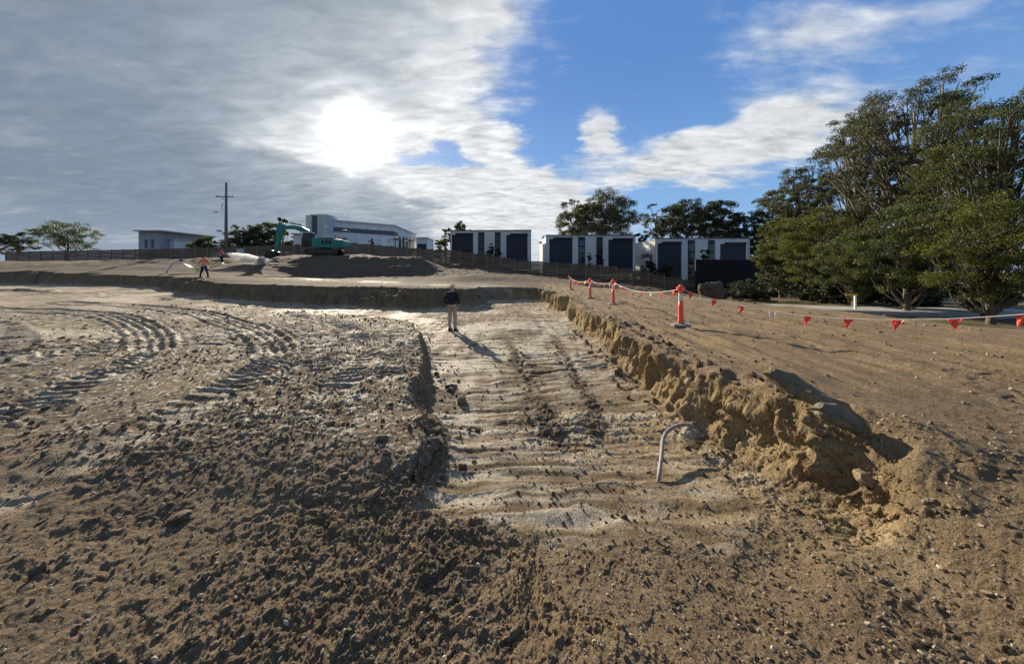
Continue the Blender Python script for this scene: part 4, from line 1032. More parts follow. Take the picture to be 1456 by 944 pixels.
    m = MB(); m.prism(bk, -.55, .7); m.prism(fx([(-7.0, .5), (-7.6, .75), (-8.2, .55), (-8.55, .0), (-8.45, -.5), (-8.0, -.75), (-7.05, .1)]), -.6, -.553)
    m.prism(fx([(-7.0, .5), (-7.6, .75), (-8.2, .55), (-8.55, .0), (-8.45, -.5), (-8.0, -.75), (-7.05, .1)]), .703, .75); b = m.build('bucket', M['dark_steel'], root)
    for q in range(5):
        t = MB(); yq = -.5+q*.27; t.prism(fx([(-8.0, -.76), (-7.88, -.63), (-7.6, -.85)]), yq, yq+.1); t.build('tooth', M['muddy_steel'], b)
    m = MB(); m.tube([(-2.4, -1.25, 3.25), (-2.5, -1.25, 3.42)], .04, 6); m.build('work_lamp', M['rail_white'], cabo)
excavator()

# ------------------------------------------------------------------ people
def skin_mesh(name, chains, mat, parent, sub=2):
    """chains: list of [(point, radius), ...] or branches [(index of parent vertex), ...]; builds a continuous skinned surface"""
    vs, es, rd, roots = [], [], [], []
    keys = {}
    for ch in chains:
        prev = None
        for (p, r_) in ch:
            kk = tuple(round(c, 4) for c in p)
            if kk in keys: i = keys[kk]
            else:
                i = len(vs); vs.append(p); rd.append(r_); keys[kk] = i
                if prev is None: roots.append(i)
            if prev is not None and prev != i: es.append((prev, i))
            prev = i
    me = bpy.data.meshes.new(name); me.from_pydata(vs, es, []); me.update()
    o = bpy.data.objects.new(name, me); C.objects.link(o)
    md = o.modifiers.new('s', 'SKIN'); md.use_smooth_shade = True
    for i, sv in enumerate(me.skin_vertices[0].data):
        r_ = rd[i]; sv.radius = r_ if isinstance(r_, tuple) else (r_, r_); sv.use_root = i in roots
    sb = o.modifiers.new('d', 'SUBSURF'); sb.levels = sub; sb.render_levels = sub
    dg = bpy.context.evaluated_depsgraph_get(); dg.update()
    nm = bpy.data.meshes.new_from_object(o.evaluated_get(dg)); nm.name = name
    o.modifiers.clear(); o.data = nm; bpy.data.meshes.remove(me)
    for p in nm.polygons: p.use_smooth = True
    nm.materials.clear(); nm.materials.append(mat); o.parent = parent
    return o

def person(label, loc, rotz, top, legs, shoe, hair, feet, elbows, hands, headyaw=0., sleeves=True, hat=False, hm=1.0, group=None):
    """local frame: facing +y. feet/elbows/hands: ((left), (right)) positions in metres for a 1.75 m figure"""
    root = thing('person', label, 'person', loc, rotz, group); root.scale = (hm, hm, hm)
    hip = (0, 0, .93); waist = (0, 0, 1.08); chest = (0, .0, 1.30); neckb = (0, -.01, 1.46); neck = (0, .0, 1.53)
    body = []; tops = []; pants = []
    spine = [(hip, (.155, .115)), (waist, (.145, .105)), (chest, (.17, .12)), (neckb, (.085, .075)), (neck, (.056, .056)), ((0, .012, 1.585), (.06, .07)), ((0, .015, 1.66), (.078, .095)), ((0, .005, 1.72), (.06, .075))]
    body.append(spine)
    tops.append([((0, 0, .96), (.172, .132)), ((0, 0, 1.08), (.166, .126)), ((0, 0, 1.30), (.19, .14)), ((0, -.01, 1.44), (.11, .095)), ((0, -.004, 1.5), (.07, .068))])
    for s, k in ((-1, 0), (1, 1)):
        sh = (.19*s, -.01, 1.42); el = elbows[k]; hd = hands[k]
        e = Vector(el); h = Vector(hd); d = (h-e).normalized(); wr = tuple(e+d*((h-e).length-.04))
        palm_ = tuple(Vector(wr)+d*.07)
        body.append([(chest, (.17, .12)), (sh, .062), (tuple((Vector(sh)+e)/2), .05), (el, .041), (tuple((e*.4+Vector(wr)*.6)), .037), (wr, .028), (palm_, (.042, .022))])
        if sleeves: tops.append([((0, 0, 1.30), (.19, .14)), (sh, .08), (tuple((Vector(sh)+e)/2), .066), (el, .056), (tuple((e*.4+Vector(wr)*.6)), .05), (wr, .043)])
        else: tops.append([((0, 0, 1.30), (.19, .14)), (sh, .08), (tuple((Vector(sh)+e)/2), .068), (tuple((Vector(sh)*.2+e*.8)), .062)])
        side = d.cross(Vector((0, 1, 0.2))).normalized(); nrm = d.cross(side)
        for q in range(4):
            b0 = Vector(palm_)+side*(q-1.5)*.018-d*.01; L_ = (.07, .08, .075, .06)[q]
            body.append([(tuple(b0), .0095), (tuple(b0+d*L_*.55+nrm*.004), .009), (tuple(b0+d*L_*.8+nrm*.025), .0075)])
        tb_ = Vector(palm_)-d*.045-side*.03
        body.append([(tuple(tb_), .011), (tuple(tb_-side*.025+d*.025), .010), (tuple(tb_-side*.028+d*.055), .008)])
        ft = feet[k]; hp = (.095*s, 0, .88); kn = ((ft[0]*.55+hp[0]*.45), ft[1]*.5+.02, .49); an = (ft[0], ft[1], .09)
        body.append([(hip, (.155, .115)), (hp, .085), (kn, .052), ((an[0], an[1]-.01, .3), .05), (an, .034), ((an[0]+.02*s, an[1]+.10, .05), (.035, .03))])
        pants.append([((0, 0, .98), (.168, .128)), (hp, .105), (((hp[0]+kn[0])/2, (hp[1]+kn[1])/2, .69), .088), (kn, .072), ((an[0], an[1]-.012, .28), .067), ((an[0], an[1], .10), .056)])
        sh_ = MB(); ang = -.18*s*-1
        prof = [(-.085, 0), (.19, 0), (.195, .025), (.17, .05), (.09, .075), (.05, .12), (-.05, .12), (-.08, .08)]
        vs = []; n = len(prof)
        for wd in (-1, 1):
            for (yy, zz) in prof: vs.append((ft[0]+wd*(.045 if 0 < yy < .15 else .034), ft[1]+yy, zz))
        sh_.add(vs, [tuple(range(n)), tuple(range(2*n-1, n-1, -1))]+[(i, n+i, n+(i+1) % n, (i+1) % n) for i in range(n)])
        sh_.build('shoe', shoe, root, True, bevel=.012)
    skin_mesh('body', body, M['skin'], root)
    skin_mesh('top', tops, top, root); skin_mesh('trousers', pants, legs, root)
    if not sleeves or hat:
        tp = MB()
        for zz, ra, rb in ((1.06, .196, .150), (1.20, .212, .160)):
            n = 18; vs = []
            for dz in (0, .045):
                for j in range(n): vs.append((ra*math.cos(2*math.pi*j/n), rb*math.sin(2*math.pi*j/n), zz+dz))
            tp.add(vs, [(j, (j+1) % n, n+(j+1) % n, n+j) for j in range(n)])
        tp.build('reflective_tape', M['silver_tape'], root, True)
    # head details: nose, ears, eyes, hair
    hq = Matrix.Rotation(headyaw, 4, 'Z')
    def hd_(v): return hq @ Vector(v)
    m = MB()
    m.tube([hd_((0, .095, 1.665)), hd_((0, .125, 1.63)), hd_((0, .10, 1.618))], [.010, .016, .012], 6)
    for s in (-1, 1): m.lathe([(.004, -.012), (.026, -.006), (.03, .004), (.012, .012)], 8, Matrix.Translation(hd_((.085*s, .0, 1.645))) @ hq @ Matrix.Rotation(R(90)*s, 4, 'Y'))
    m.build('face', M['skin'], root, True)
    m = MB()
    for s in (-1, 1): m.lathe([(.003, -.006), (.011, 0), (.003, .006)], 8, Matrix.Translation(hd_((.033*s, .096, 1.665))) @ hq @ Matrix.Rotation(R(90), 4, 'X'))
    m.tube([hd_((-.025, .098, 1.592)), hd_((0, .104, 1.59)), hd_((.025, .098, 1.592))], .005, 5)
    m.build('eyes_and_mouth', M['dark_hair'], root, True)
    m = MB(); vs = []; fs = []; nu, nv = 16, 7
    for i in range(nv):
        ph = R(4)+i/(nv-1)*R(98)
        for j in range(nu):
            a = 2*math.pi*j/nu; back_ = max(0, -math.sin(a)); p2 = min(ph, R(58)+back_*R(52)+abs(math.cos(a))*R(18))
            v = Vector((math.sin(p2)*math.cos(a)*.089, math.sin(p2)*math.sin(a)*.108+.005, 1.655+math.cos(p2)*.108)); vs.append(hq @ v)
    for i in range(nv-1):
        for j in range(nu): fs.append((i*nu+j, i*nu+(j+1) % nu, (i+1)*nu+(j+1) % nu, (i+1)*nu+j))
    fs.append(tuple(range(nu))); m.add(vs, fs); m.build('hair', hair, root, True)
    return root

px_, py_, _ = at(643, 471, 11.67)
pz = gz(px_, py_)
person('man in a navy jumper and beige trousers standing in the trench, seen from behind', (px_, py_, pz-.01), R(-18), M['navy_knit'], M['beige_cotton'], M['black_leather'], M['grey_hair'],
       ((-.10, 0, 0), (.11, .03, 0)), ((-.31, -.06, 1.14), (.26, -.02, 1.13)), ((-.14, .17, 1.0), (.20, .18, .98)), R(-35))
wx, wy, _ = at(290, 393, 25.2); wz = gz(wx, wy)
w1 = person('worker in an orange hi-vis shirt and navy trousers standing legs apart near the left bank', (wx, wy, wz-.01), R(12), M['hivis'], M['navy_drill'], M['black_leather'], M['dark_hair'],
       ((-.24, 0, 0), (.27, .0, 0)), ((-.32, -.02, 1.17), (.30, .02, 1.17)), ((-.40, .12, .98), (.16, .24, 1.06)), 0, False, hm=1.02)
# lime hard hat in the left hand
hh = thing('hard_hat', 'lime green hard hat held at the left hip of the worker in the orange shirt', 'hard hat', (wx-.52, wy+.02, wz+.70), 0)
m = MB(); m.lathe([(.145, 0), (.14, .05), (.115, .11), (.06, .15), (.01, .16)], 16, Matrix.Rotation(R(65), 4, 'X')); m.build('shell', M['lime'], hh, True)
m = MB(); m.lathe([(.10, -.012), (.185, -.012), (.185, -.003), (.10, -.003)], 16, Matrix.Rotation(R(65), 4, 'X')); m.build('brim', M['lime'], hh, True)
vx, vy, _ = at(315, 374, 37); vz = gz(vx, vy)
person('worker in a red-orange top and dark trousers hosing the ground beside the power pole', (vx, vy, vz-.01), R(-75), M['hivis_red'], M['green_drill'], M['black_leather'], M['dark_hair'],
       ((-.13, 0, 0), (.14, .06, 0)), ((-.25, .12, 1.16), (.25, .10, 1.15)), ((-.06, .36, 1.13), (.05, .30, 1.05)), 0, True, True, hm=1.02)
ns = Vector((vx+.42, vy-.02, vz+1.16))
hs_ = thing('water_hose', 'dark hose with a nozzle held by the worker in the red-orange top', 'hose', (vx, vy, vz))
o_ = Vector((vx, vy, vz))
m = MB(); hp_ = [ns-o_, Vector((.15, -.1, 1.0)), Vector((-.1, -.35, .4)), Vector((-.3, -.6, .06)), Vector((-1.2, -1.0, .05)), Vector((-2.5, -.4, .1)), Vector((-4.0, .2, .16))]
hp_ = [Vector((*p,)) for p in hp_]
for p in hp_[3:]: p.z = gz(vx+p.x, vy+p.y)-vz+.04
m.tube(hp_, .028, 8); m.build('tube', M['black_plastic'], hs_, True)
m = MB(); m.tube([ns-o_, ns-o_+Vector((.28, .0, .03))], [.035, .022], 8); m.build('nozzle', M['lamp_grey'], hs_, True)
# fan of water drops
def spray():
    rs = np.random.default_rng(5); n = 5000
    k = vy/FPX; L_ = (384-319)*k
    tt = np.array([0, .06, .2, .45, .75, .9, 1]); pr = np.array([.05, .22, .60, .88, .58, .26, .02])
    zc_ = lambda t: np.interp(t, [0, .25, .5, .8, 1], [1.2, .80, .50, .30, .5])
    # closed body of mist
    nu, nv = 40, 28; vs = []
    for i in range(nu):
        t = i/(nu-1); q = float(np.interp(t, tt, pr))*(1+.05*math.sin(i*1.7))
        for j in range(nv):
            a = 2*math.pi*j/nv; b = 1+.05*math.sin(5*a+i)
            vs.append((ns.x+.2+t*L_, ns.y+q*math.cos(a)*.8*b, vz+float(zc_(t))+q*math.sin(a)*.74*b))
    Q = [(i*nv+j, i*nv+(j+1) % nv, (i+1)*nv+(j+1) % nv, (i+1)*nv+j) for i in range(nu-1) for j in range(nv)]
    caps = [tuple(range(nv-1, -1, -1)), tuple((nu-1)*nv+j for j in range(nv))]
    t = rs.beta(1.4, 1.3, n); prof = np.interp(t, tt, pr)*1.06; ang = rs.uniform(0, 2*math.pi, n); rad = np.sqrt(rs.random(n))*prof
    sz = rs.uniform(.008, .020, n)
    P = np.stack([ns.x+.2+t*L_, ns.y+rad*np.cos(ang)*.8, vz+zc_(t)+rad*np.sin(ang)*.76], 1)
    base = np.array([(1, 0, 0), (-1, 0, 0), (0, 1, 0), (0, -1, 0), (0, 0, 1), (0, 0, -1)], float)
    tri = [(0, 2, 4), (2, 1, 4), (1, 3, 4), (3, 0, 4), (2, 0, 5), (1, 2, 5), (3, 1, 5), (0, 3, 5)]
    V = (P[:, None, :]+base[None]*sz[:, None, None]*np.array([2.4, 1, 1])).reshape(-1, 3)
    b0 = len(vs); fs = Q+caps; nm = len(fs)
    fs = fs+[tuple(b0+6*i+q for q in f) for i in range(n) for f in tri]
    me = bpy.data.meshes.new('water_spray'); me.from_pydata(vs+[tuple(v) for v in V], [], fs); me.update()
    mist = bpy.data.materials.new('water_mist'); mist.use_nodes = True; nt = mist.node_tree; nt.nodes.clear()
    o_ = nt.nodes.new('ShaderNodeOutputMaterial'); pv = nt.nodes.new('ShaderNodeVolumePrincipled')
    pv.inputs['Color'].default_value = (.98, .98, .98, 1); pv.inputs['Anisotropy'].default_value = .55
    tcn = nt.nodes.new('ShaderNodeTexCoord'); nz = nt.nodes.new('ShaderNodeTexNoise'); nz.inputs['Scale'].default_value = 1.5; nz.inputs['Detail'].default_value = 3
    nt.links.new(tcn.outputs['Object'], nz.inputs['Vector'])
    mr = nt.nodes.new('ShaderNodeMapRange'); mr.inputs[1].default_value = .3; mr.inputs[2].default_value = .7; mr.inputs[3].default_value = .7; mr.inputs[4].default_value = 3.0
    nt.links.new(nz.outputs['Fac'], mr.inputs[0]); nt.links.new(mr.outputs[0], pv.inputs['Density']); nt.links.new(pv.outputs[0], o_.inputs['Volume'])
    o = link('water_spray', me); me.materials.append(mist); me.materials.append(M['water'])
    mi = np.ones(len(me.polygons), np.int32); mi[:nm] = 0; me.polygons.foreach_set('material_index', mi)
    o['kind'] = 'stuff'
    tag(o, 'white sunlit fan of hose water falling between the worker and the excavator', 'water spray')
spray()

# ------------------------------------------------------------------ bollards and bunting
BOL = [(968, 463, 0, 'nearest orange bollard in the photo, with a pale square base, on the right pad'), (872, 433, 0, 'second nearest orange T-top bollard on the right pad'),
       (839, 424, 0, 'orange bollard third along the flag line, upright near the trench end'), (812, 412, R(9), 'leaning orange bollard farthest along the flag line')]
tops_ = []
def bollard(x, y, tilt, label):
    z = gz(x, y)
    root = thing('bollard', label, 'bollard', (x, y, z), random.Random(int(x*100+y*7)).uniform(-.3, .3), 'orange bollards carrying the flag line')
    root.rotation_euler = (0, -tilt, root.rotation_euler[2])
    m = MB(); m.lathe([(.24, -.03), (.24, .025), (.225, .045), (.10, .06), (.085, .09)], 8, Matrix.Rotation(R(22.5), 4, 'Z')); m.build('base', M['rubber'], root)
    m = MB(); m.lathe([(.080, .068), (.068, .12), (.060, .5), (.056, .66)], 16); m.build('post', M['orange'], root, True)
    m = MB(); m.lathe([(.0545, .663), (.0565, .67), (.0545, .83), (.053, .84)], 16); m.build('reflective_band', M['reflective'], root, True)
    m = MB(); m.lathe([(.057, .843), (.056, .94), (.062, .95)], 16); m.box(-.10, .10, -.034, .034, .93, 1.015); m.lathe([(.045, 1.01), (.06, 1.03), (.05, 1.065), (.02, 1.08)], 16); m.build('t_top', M['orange'], root, True, bevel=.006)
    dx = -math.sin(tilt)*.97
    tops_.append(Vector((x+dx, y, z+.97*math.cos(tilt)+.0)))
for (px, py, tl, lb) in BOL:
    # walk the base along its pixel ray until it meets the pad
    Y = 440*1.46/(py-385)
    for _ in range(12): Y += 0.6*(FPX*(EYE-gz((px-728)*Y/FPX, Y))/(py-385)-Y)
    bollard((px-728)*Y/FPX, Y, tl, lb)
bollard(7.3, 3.9, 0, 'orange bollard at the near right end of the flag line, nearest the camera')
order = [tops_[3], tops_[2], tops_[1], tops_[0], tops_[4]]
def bunting():
    root = thing('flag_bunting', 'line of red and white triangular safety flags strung between the orange bollards', 'bunting', (0, 0, 0))
    pts = []; sag = [.22, .13, .24, .42]
    for k in range(4):
        a, b = order[k], order[k+1]; n = 24
        for q in range(n):
            t = q/n; p = a.lerp(b, t); p.z -= sag[k]*4*t*(1-t); pts.append(p)
    pts.append(order[4])
    m = MB(); m.tube(pts, .0075, 5); m.build('cord', M['cord'], root, True)
    acc = .35; rp = random.Random(9); i = 0
    for a, b in zip(pts[:-1], pts[1:]):
        l = (b-a).length
        while acc < l:
            p = a.lerp(b, acc/l); d = (b-a).normalized(); w = .135; h = .175
            sw = Vector((rp.uniform(-.12, -.02), rp.uniform(-.03, .03), 0))+d*rp.uniform(-.02, .05)
            nrm = Vector((d.y, -d.x, 0)).normalized(); vs = []
            for r_ in range(5):
                u = r_/4; ww = w*(1-u)+.006
                for c_ in range(4):
                    v = c_/3-.5
                    q = p+d*v*ww+Vector((0, 0, -h*u))+sw*u**1.3+nrm*(.022*math.sin(3*u+6*v+i))
                    vs.append(q)
            n = len(vs); vs2 = vs+[v+nrm*.0015 for v in vs]; fs = []
            for r_ in range(4):
                for c_ in range(3):
                    k = r_*4+c_; fs.append((k, k+1, k+5, k+4)); fs.append((n+k, n+k+4, n+k+5, n+k+1))
            f = MB(); f.add(vs2, fs); f.build('flag', M['flag_white'] if i % 6 == 2 else M['flag_red'], root, True)
            acc += .655 if b.y > 8.3 else .56; i += 1
        acc -= l
bunting()

# ------------------------------------------------------------------ conduit
def conduit():
    pp = [(935, 690, -.02), (937, 676, .05), (939, 660, .09), (941, 645, .125), (941.5, 632, .15), (943, 623, .17), (947, 615, .185), (953, 609.5, .195), (960, 606, .20), (968, 604, .195), (977, 603.5, .175), (986, 606, .13)]
    b0 = gz(1.55, 3.3); P = []
    for px, py, dz in pp:
        z = b0+dz; Y = FPX*(EYE-z)/(py-385); P.append(Vector(((px-728)*Y/FPX, Y, z)))
    Q = []
    for a, b in zip(P[:-1], P[1:]):
        for q in range(7): Q.append(a.lerp(b, q/7))
    Q.append(P[-1])
    for _ in range(3): Q = [Q[0]]+[(Q[i-1]+Q[i]*2+Q[i+1])/4 for i in range(1, len(Q)-1)]+[Q[-1]]
    m = MB(); m.tube(Q, [.0225 if i % 2 else .0195 for i in range(len(Q))], 12)
    o = m.build('conduit', M['conduit'], smooth=True)
    tag(o, 'bent grey conduit sticking out of the trench floor near the right wall', 'conduit')
conduit()

# ------------------------------------------------------------------ rocks
def rock_mesh(name, seed, sub=2, squash=.75, jag=.35):
    bm = bmesh.new(); bmesh.ops.create_icosphere(bm, subdivisions=sub, radius=1)
    rs = np.random.default_rng(seed); sq = np.array([1, rs.uniform(.6, .95), squash*rs.uniform(.75, 1.15)])
    pl = rs.normal(size=(9, 3)); pl /= np.linalg.norm(pl, axis=1)[:, None]; od = rs.uniform(.55, .9, 9)
    ph = rs.uniform(0, 9, 3)
    for v in bm.verts:
        p = np.array(v.co)
        for a, d in zip(pl, od):
            t = p @ a
            if t > d: p = p-a*(t-d)*.92
        f = 1+jag*.35*math.sin(p[0]*4+ph[0])*math.sin(p[1]*4.3+ph[1])*math.sin(p[2]*4.7+ph[2])+rs.normal()*jag*.10
        v.co = Vector(p*sq*f)
    me = bpy.data.meshes.new(name); bm.to_mesh(me); bm.free()
    return me

# big dusty boulder by the fence
bx, by, bz = at(1009, 414, 19.5)
bo = link('boulder', rock_mesh('boulder', 5, 4, .85, .5), M['boulder'], None, (bx, by, gz(bx, by)+.35), (0, .1, .4)); bo.scale = (.95, .8, .85)
bo.location.z = EYE-(413-385)*by/FPX
tag(bo, 'large dusty brown boulder at the far edge of the right pad', 'boulder')
def on_ground(px, py):
    Yq = np.linspace(1.2, 14, 1600); Hq = terrain((px-728)*Yq/FPX, Yq)[0]
    hit = np.nonzero(EYE-(py-385)*Yq/FPX <= Hq)[0]
    Y = float(Yq[hit[0]]) if len(hit) else 6.0
    return (px-728)*Y/FPX, Y, gz((px-728)*Y/FPX, Y)
# two grey slabs standing on the spoil lip
def slab(outline, Y, lb, thick, lift):
    cx = sum(p[0] for p in outline)/len(outline); cy = sum(p[1] for p in outline)/len(outline)
    _, Y, z = on_ground(cx, cy+6); Y -= .10; y = Y; k = Y/FPX; x = (cx-728)*k; z = EYE-(cy-385)*k
    Rm = Matrix.Rotation(R(-24), 4, 'X') @ Matrix.Rotation(R(-10), 4, 'Z')
    rs = np.random.default_rng(int(cx)); m = MB(); ring = []
    n = len(outline); P = []
    for a in range(n):
        p, q = outline[a], outline[(a+1) % n]
        for t in (0, .34, .67): P.append(((p[0]+(q[0]-p[0])*t-cx)*k+rs.normal()*.006, -((p[1]+(q[1]-p[1])*t-cy)*k)*1.15+rs.normal()*.006))
    N_ = len(P); vs = []
    for (sc_, dy) in ((.0, -thick*.55), (.55, -thick*.53), (.9, -thick*.42), (1.0, -thick*.1), (.97, thick*.6)):
        for (a, b) in P: vs.append(Vector((a*sc_, dy+rs.normal()*.004, b*sc_)))
    fs = []
    for r_ in range(4):
        for j in range(N_): fs.append((r_*N_+j, r_*N_+(j+1) % N_, (r_+1)*N_+(j+1) % N_, (r_+1)*N_+j))
    fs.append(tuple(4*N_+j for j in range(N_)))
    m.add([Rm @ v for v in vs], fs)
    o = m.build('shale_slab', M['slab'], None, loc=(x, y, z)); tag(o, lb, 'rock slab')
slab([(1097, 532), (1108, 526), (1130, 533), (1150, 548), (1157, 561), (1141, 565), (1120, 560), (1110, 547)], 4.0, 'upper grey shale slab on the crest of the right trench wall', .10, .05)
slab([(1166, 582), (1176, 576), (1192, 578), (1207, 588), (1217, 602), (1211, 611), (1198, 608), (1184, 601), (1170, 594)], 3.4, 'lower grey shale slab with a flat face on the right trench wall crest', .10, .05)
ROCKS = [rock_mesh('clod', 200+k, 2, .75, .5) for k in range(9)]
for me in ROCKS: me.materials.append(M['clod'])
PALE = [rock_mesh('stone', 300+k, 2, .6, .35) for k in range(5)]
for me in PALE: me.materials.append(M['gravel'])
def single(px, py, wpx, lb, meshes, k, asp=(1, .8, .7), cat='clod', name='clod', rz=None, mat=None):
    x, y, z = on_ground(px, py); s = wpx*y/FPX/2
    o = link(name, meshes[k % len(meshes)], None, None, (x, y, z+s*asp[2]*.35), (random.uniform(-.2, .2), random.uniform(-.2, .2), random.uniform(0, 6) if rz is None else rz)); o.scale = (s*asp[0], s*asp[1], s*asp[2])
    tag(o, lb, cat); return o
single(530, 706, 42, 'long flat clod lying askew in the left foreground', ROCKS, 1, (1, .42, .32), rz=.75)
single(543, 624, 22, 'pale angular stone on the left pad above the long flat clod', PALE, 0, (1, .7, .55), 'stone', 'stone')
single(549, 646, 18, 'dark clod just below the pale angular stone', ROCKS, 2)
single(573, 684, 14, 'dark round clod beside the foot of the left pad', ROCKS, 3)
single(657, 572, 24, 'largest dark clod at the foot of the left pad wall', ROCKS, 4)
single(640, 553, 20, 'dark clod beside the largest clod below the left pad', ROCKS, 5)
single(783, 625, 10, 'small whitish stone on the trench floor centre', PALE, 1, (1, .8, .8), 'stone', 'stone')
single(1013, 533, 16, 'pale stone near the top of the right trench wall', PALE, 2, (1, .8, .8), 'stone', 'stone')
single(985, 604, 12, 'yellowish stone at the tip of the grey conduit', PALE, 3, (1, .7, .8), 'stone', 'stone')
single(1228, 686, 34, 'big dark clod at the right edge of the photo', ROCKS, 6, (1, .8, .8))
single(1165, 618, 22, 'brown clod below the lower shale slab', ROCKS, 7)
single(255, 740, 30, 'dark lumpy clod at the lower left corner', ROCKS, 0)
single(490, 678, 14, 'round brown clod left of the long flat clod', ROCKS, 8)

def scatter_clods():
    rs = np.random.default_rng(77)
    zones = [('brown clod on the rough left foreground', 'clods on the left foreground', 36, lambda: (rs.uniform(-6, -.9), rs.uniform(1.2, 4.5)), (.02, .05)),
             ('brown clod on the foreground mound in front of the trench', 'clods on the front mound', 30, lambda: (rs.uniform(-1.2, 4.2), rs.uniform(1.2, 2.9)), (.018, .045)),
             ('dark clod fallen at the foot of the left pad', 'clods below the left pad', 34, lambda: ((lambda y: (np.interp(y, [3, 3.9, 5, 6.9, 8], [-.8, -.6, -1.1, -1.75, -2.2])+abs(rs.normal())*.28, y))(rs.uniform(3.1, 7.6))), (.025, .075)),
             ('yellow-brown clod fallen at the foot of the right trench wall', 'clods below the right wall', 50, lambda: (2.5-abs(rs.normal())*.32, rs.uniform(3.1, 12)), (.025, .075)),
             ('dark clod in the rows left by wheels along the trench floor', 'clods in the wheel rows', 36, lambda: ((lambda y, q: (np.interp(y, [3.9, 6, 8, 11], [.7, .35, .1, -.2]) if q < .5 else np.interp(y, [4.3, 6.2, 8, 11], [1.25, 1.35, 1.45, 1.5]))+rs.normal()*.13)(*(lambda: (0, 0))()), 0) if False else None, (.025, .06)),
             ('earth clod on the spoil lip along the right trench edge', 'clods on the right spoil lip', 56, lambda: (2.95+abs(rs.normal())*.28, rs.uniform(3.1, 10)), (.025, .085))]
    for lb, gp, n, fn, (s0, s1) in zones:
        for q in range(n):
            p = fn()
            if p is None:
                y = rs.uniform(3.8, 9.5)
                x = (np.interp(y, [3.9, 6, 8, 11], [.7, .35, .1, -.2]) if rs.random() < .5 else np.interp(y, [4.3, 6.2, 8, 11], [1.25, 1.35, 1.45, 1.5]))+rs.normal()*.13
            else: x, y = p
            z = gz(x, y); s = s0*(s1/s0)**(rs.random()**1.6); s *= 1.0 if y < 6 else 1.25
            o = link('clod', ROCKS[int(rs.integers(len(ROCKS)))], None, None, (x, y, z+s*.25), tuple(rs.uniform(0, 6, 3))); o.scale = (s*rs.uniform(.9, 1.4), s, s*rs.uniform(.6, .9))
            tag(o, lb, 'clod', gp)
scatter_clods()

def rubble(name, n, rmin, rmax, smin, smax, mat, seed, label, keep):
    rs = np.random.default_rng(seed)
    bm = bmesh.new(); bmesh.ops.create_icosphere(bm, subdivisions=1, radius=1)
    bv = np.array([v.co[:] for v in bm.verts]); bf = np.array([[v.index for v in f.verts] for f in bm.faces]); bm.free()
    r_ = np.exp(rs.uniform(math.log(rmin), math.log(rmax), n*2)); th = rs.uniform(-R(66), R(66), n*2)
    X, Y = r_*np.sin(th), r_*np.cos(th)
    T = terrain(X, Y); H, pale, clay, dark, turf, s, wall, ins = T
    pr = keep(X, Y, s, ins, wall); k = (rs.random(n*2) < pr)
    X, Y, H, r_ = X[k][:n], Y[k][:n], H[k][:n], r_[k][:n]; n = len(X)
    size = smin*(smax/smin)**(rs.random(n)**2.6)*(r_/3)**.55
    A = rs.normal(size=(n, 3, 3)); Qm = np.linalg.qr(A)[0]
    sc_ = size[:, None]*np.stack([rs.uniform(.8, 1.5, n), rs.uniform(.6, 1, n), rs.uniform(.4, .9, n)], 1)
    base = bv[None]*rs.uniform(.72, 1.2, (n, len(bv), 1))
    V = np.einsum('nij,nvj->nvi', Qm, base*sc_[:, None, :])+np.stack([X, Y, H+size*.22], 1)[:, None, :]
    Q = bf[None]+len(bv)*np.arange(n)[:, None, None]
    o = link(name, np_mesh(name, V.reshape(-1, 3), Q.reshape(-1, 3), False), mat); o['kind'] = 'stuff'
    tag(o, label, 'rubble')
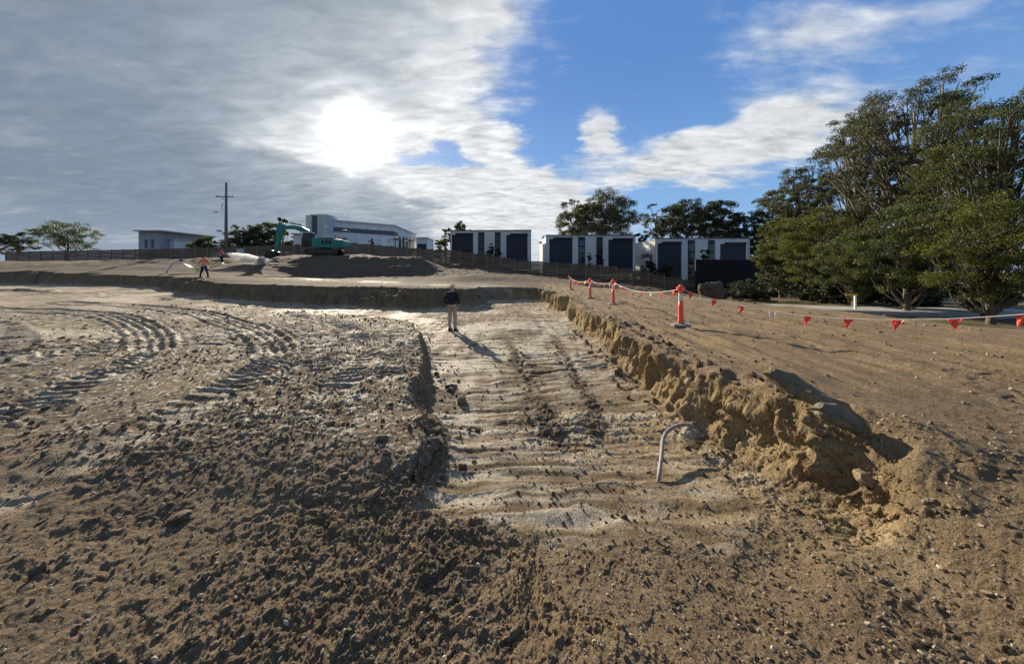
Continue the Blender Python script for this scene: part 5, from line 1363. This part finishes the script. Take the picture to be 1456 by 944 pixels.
rubble('earth_crumbs', 42000, 1.05, 24, .003, .023, M['clod'], 401, 'brown earth crumbs strewn over the bare ground', lambda X, Y, s, i, w: np.clip(.75-.68*i+.6*np.exp(-np.abs(s)/.4), 0, 1)*np.clip(n2(X*.9, Y*.9, 95)*1.8+.3, 0.03, 1)*(1-.5*(Y < 2.8))*(1-.85*(X > 3.3)*(Y > 3)))
rubble('gravel', 24000, 1.05, 16, .004, .020, M['gravel'], 402, 'pale gravel chips strewn over the bare ground', lambda X, Y, s, i, w: np.clip(.6-.35*i, 0, 1)*(1-.7*(X > 3.3)*(Y > 3)))

# ------------------------------------------------------------------ odds and ends on the left and right
x, y, z = at(240, 372, 30); zg = gz(x, y)
wp = thing('bent_pipe', 'bent white plastic pipe leaning out of the bank at the far left', 'pipe', (x, y, zg))
m = MB(); m.tube([(-.25, 0, -.1), (-.15, 0, .35), (.1, 0, .6), (.35, 0, .95), (.75, 0, 1.2), (1.1, 0, 1.25)], .085, 8); m.build('tube', M['white_plastic'], wp, True)
m = MB(); m.tube([(1.1, 0, 1.25), (1.3, 0, 1.22)], .105, 8); m.build('collar', M['black_plastic'], wp, True)
x2, y2, _ = at(253, 366, 31); z2 = gz(x2, y2)
bs = MB(); vs = []; fs = []
for i in range(12):
    for j in range(6):
        u, v = i/11, j/5; vs.append((u*2.4, v*1.1-.5, .55-.45*u+.12*math.sin(6*u+3*v)+.25*math.sin(3*u)*(1-u)))
for i in range(11):
    for j in range(5): k = i*6+j; fs.append((k, k+6, k+7, k+1))
nv = len(vs); vs = vs+[(a, b, c-.012) for a, b, c in vs]; fs = fs+[tuple(nv+q for q in f[::-1]) for f in fs]
bs.add(vs, fs); o = bs.build('plastic_sheet', M['black_plastic'], None, True, loc=(x2+.2, y2, z2+.25))
tag(o, 'crumpled black plastic sheet lying beside the bent white pipe', 'sheet')
# post with a yellow crossbar under the trees on the right
x, y, z = at(1216, 437, 21); zb = gz(x, y)
bp = thing('barrier_post', 'white post with a pale yellow crossbar under the right-hand trees', 'post', (x, y, zb))
ht = EYE-(418-385)*21/FPX-zb
m = MB(); m.box(-.06, .06, -.05, .05, -.2, ht); m.build('post', M['white_plastic'], bp, bevel=.01)
m = MB(); m.box(-.75, .12, -.075, -.053, ht-.12, ht+.02); m.build('crossbar', M['yellow'], bp, bevel=.008)
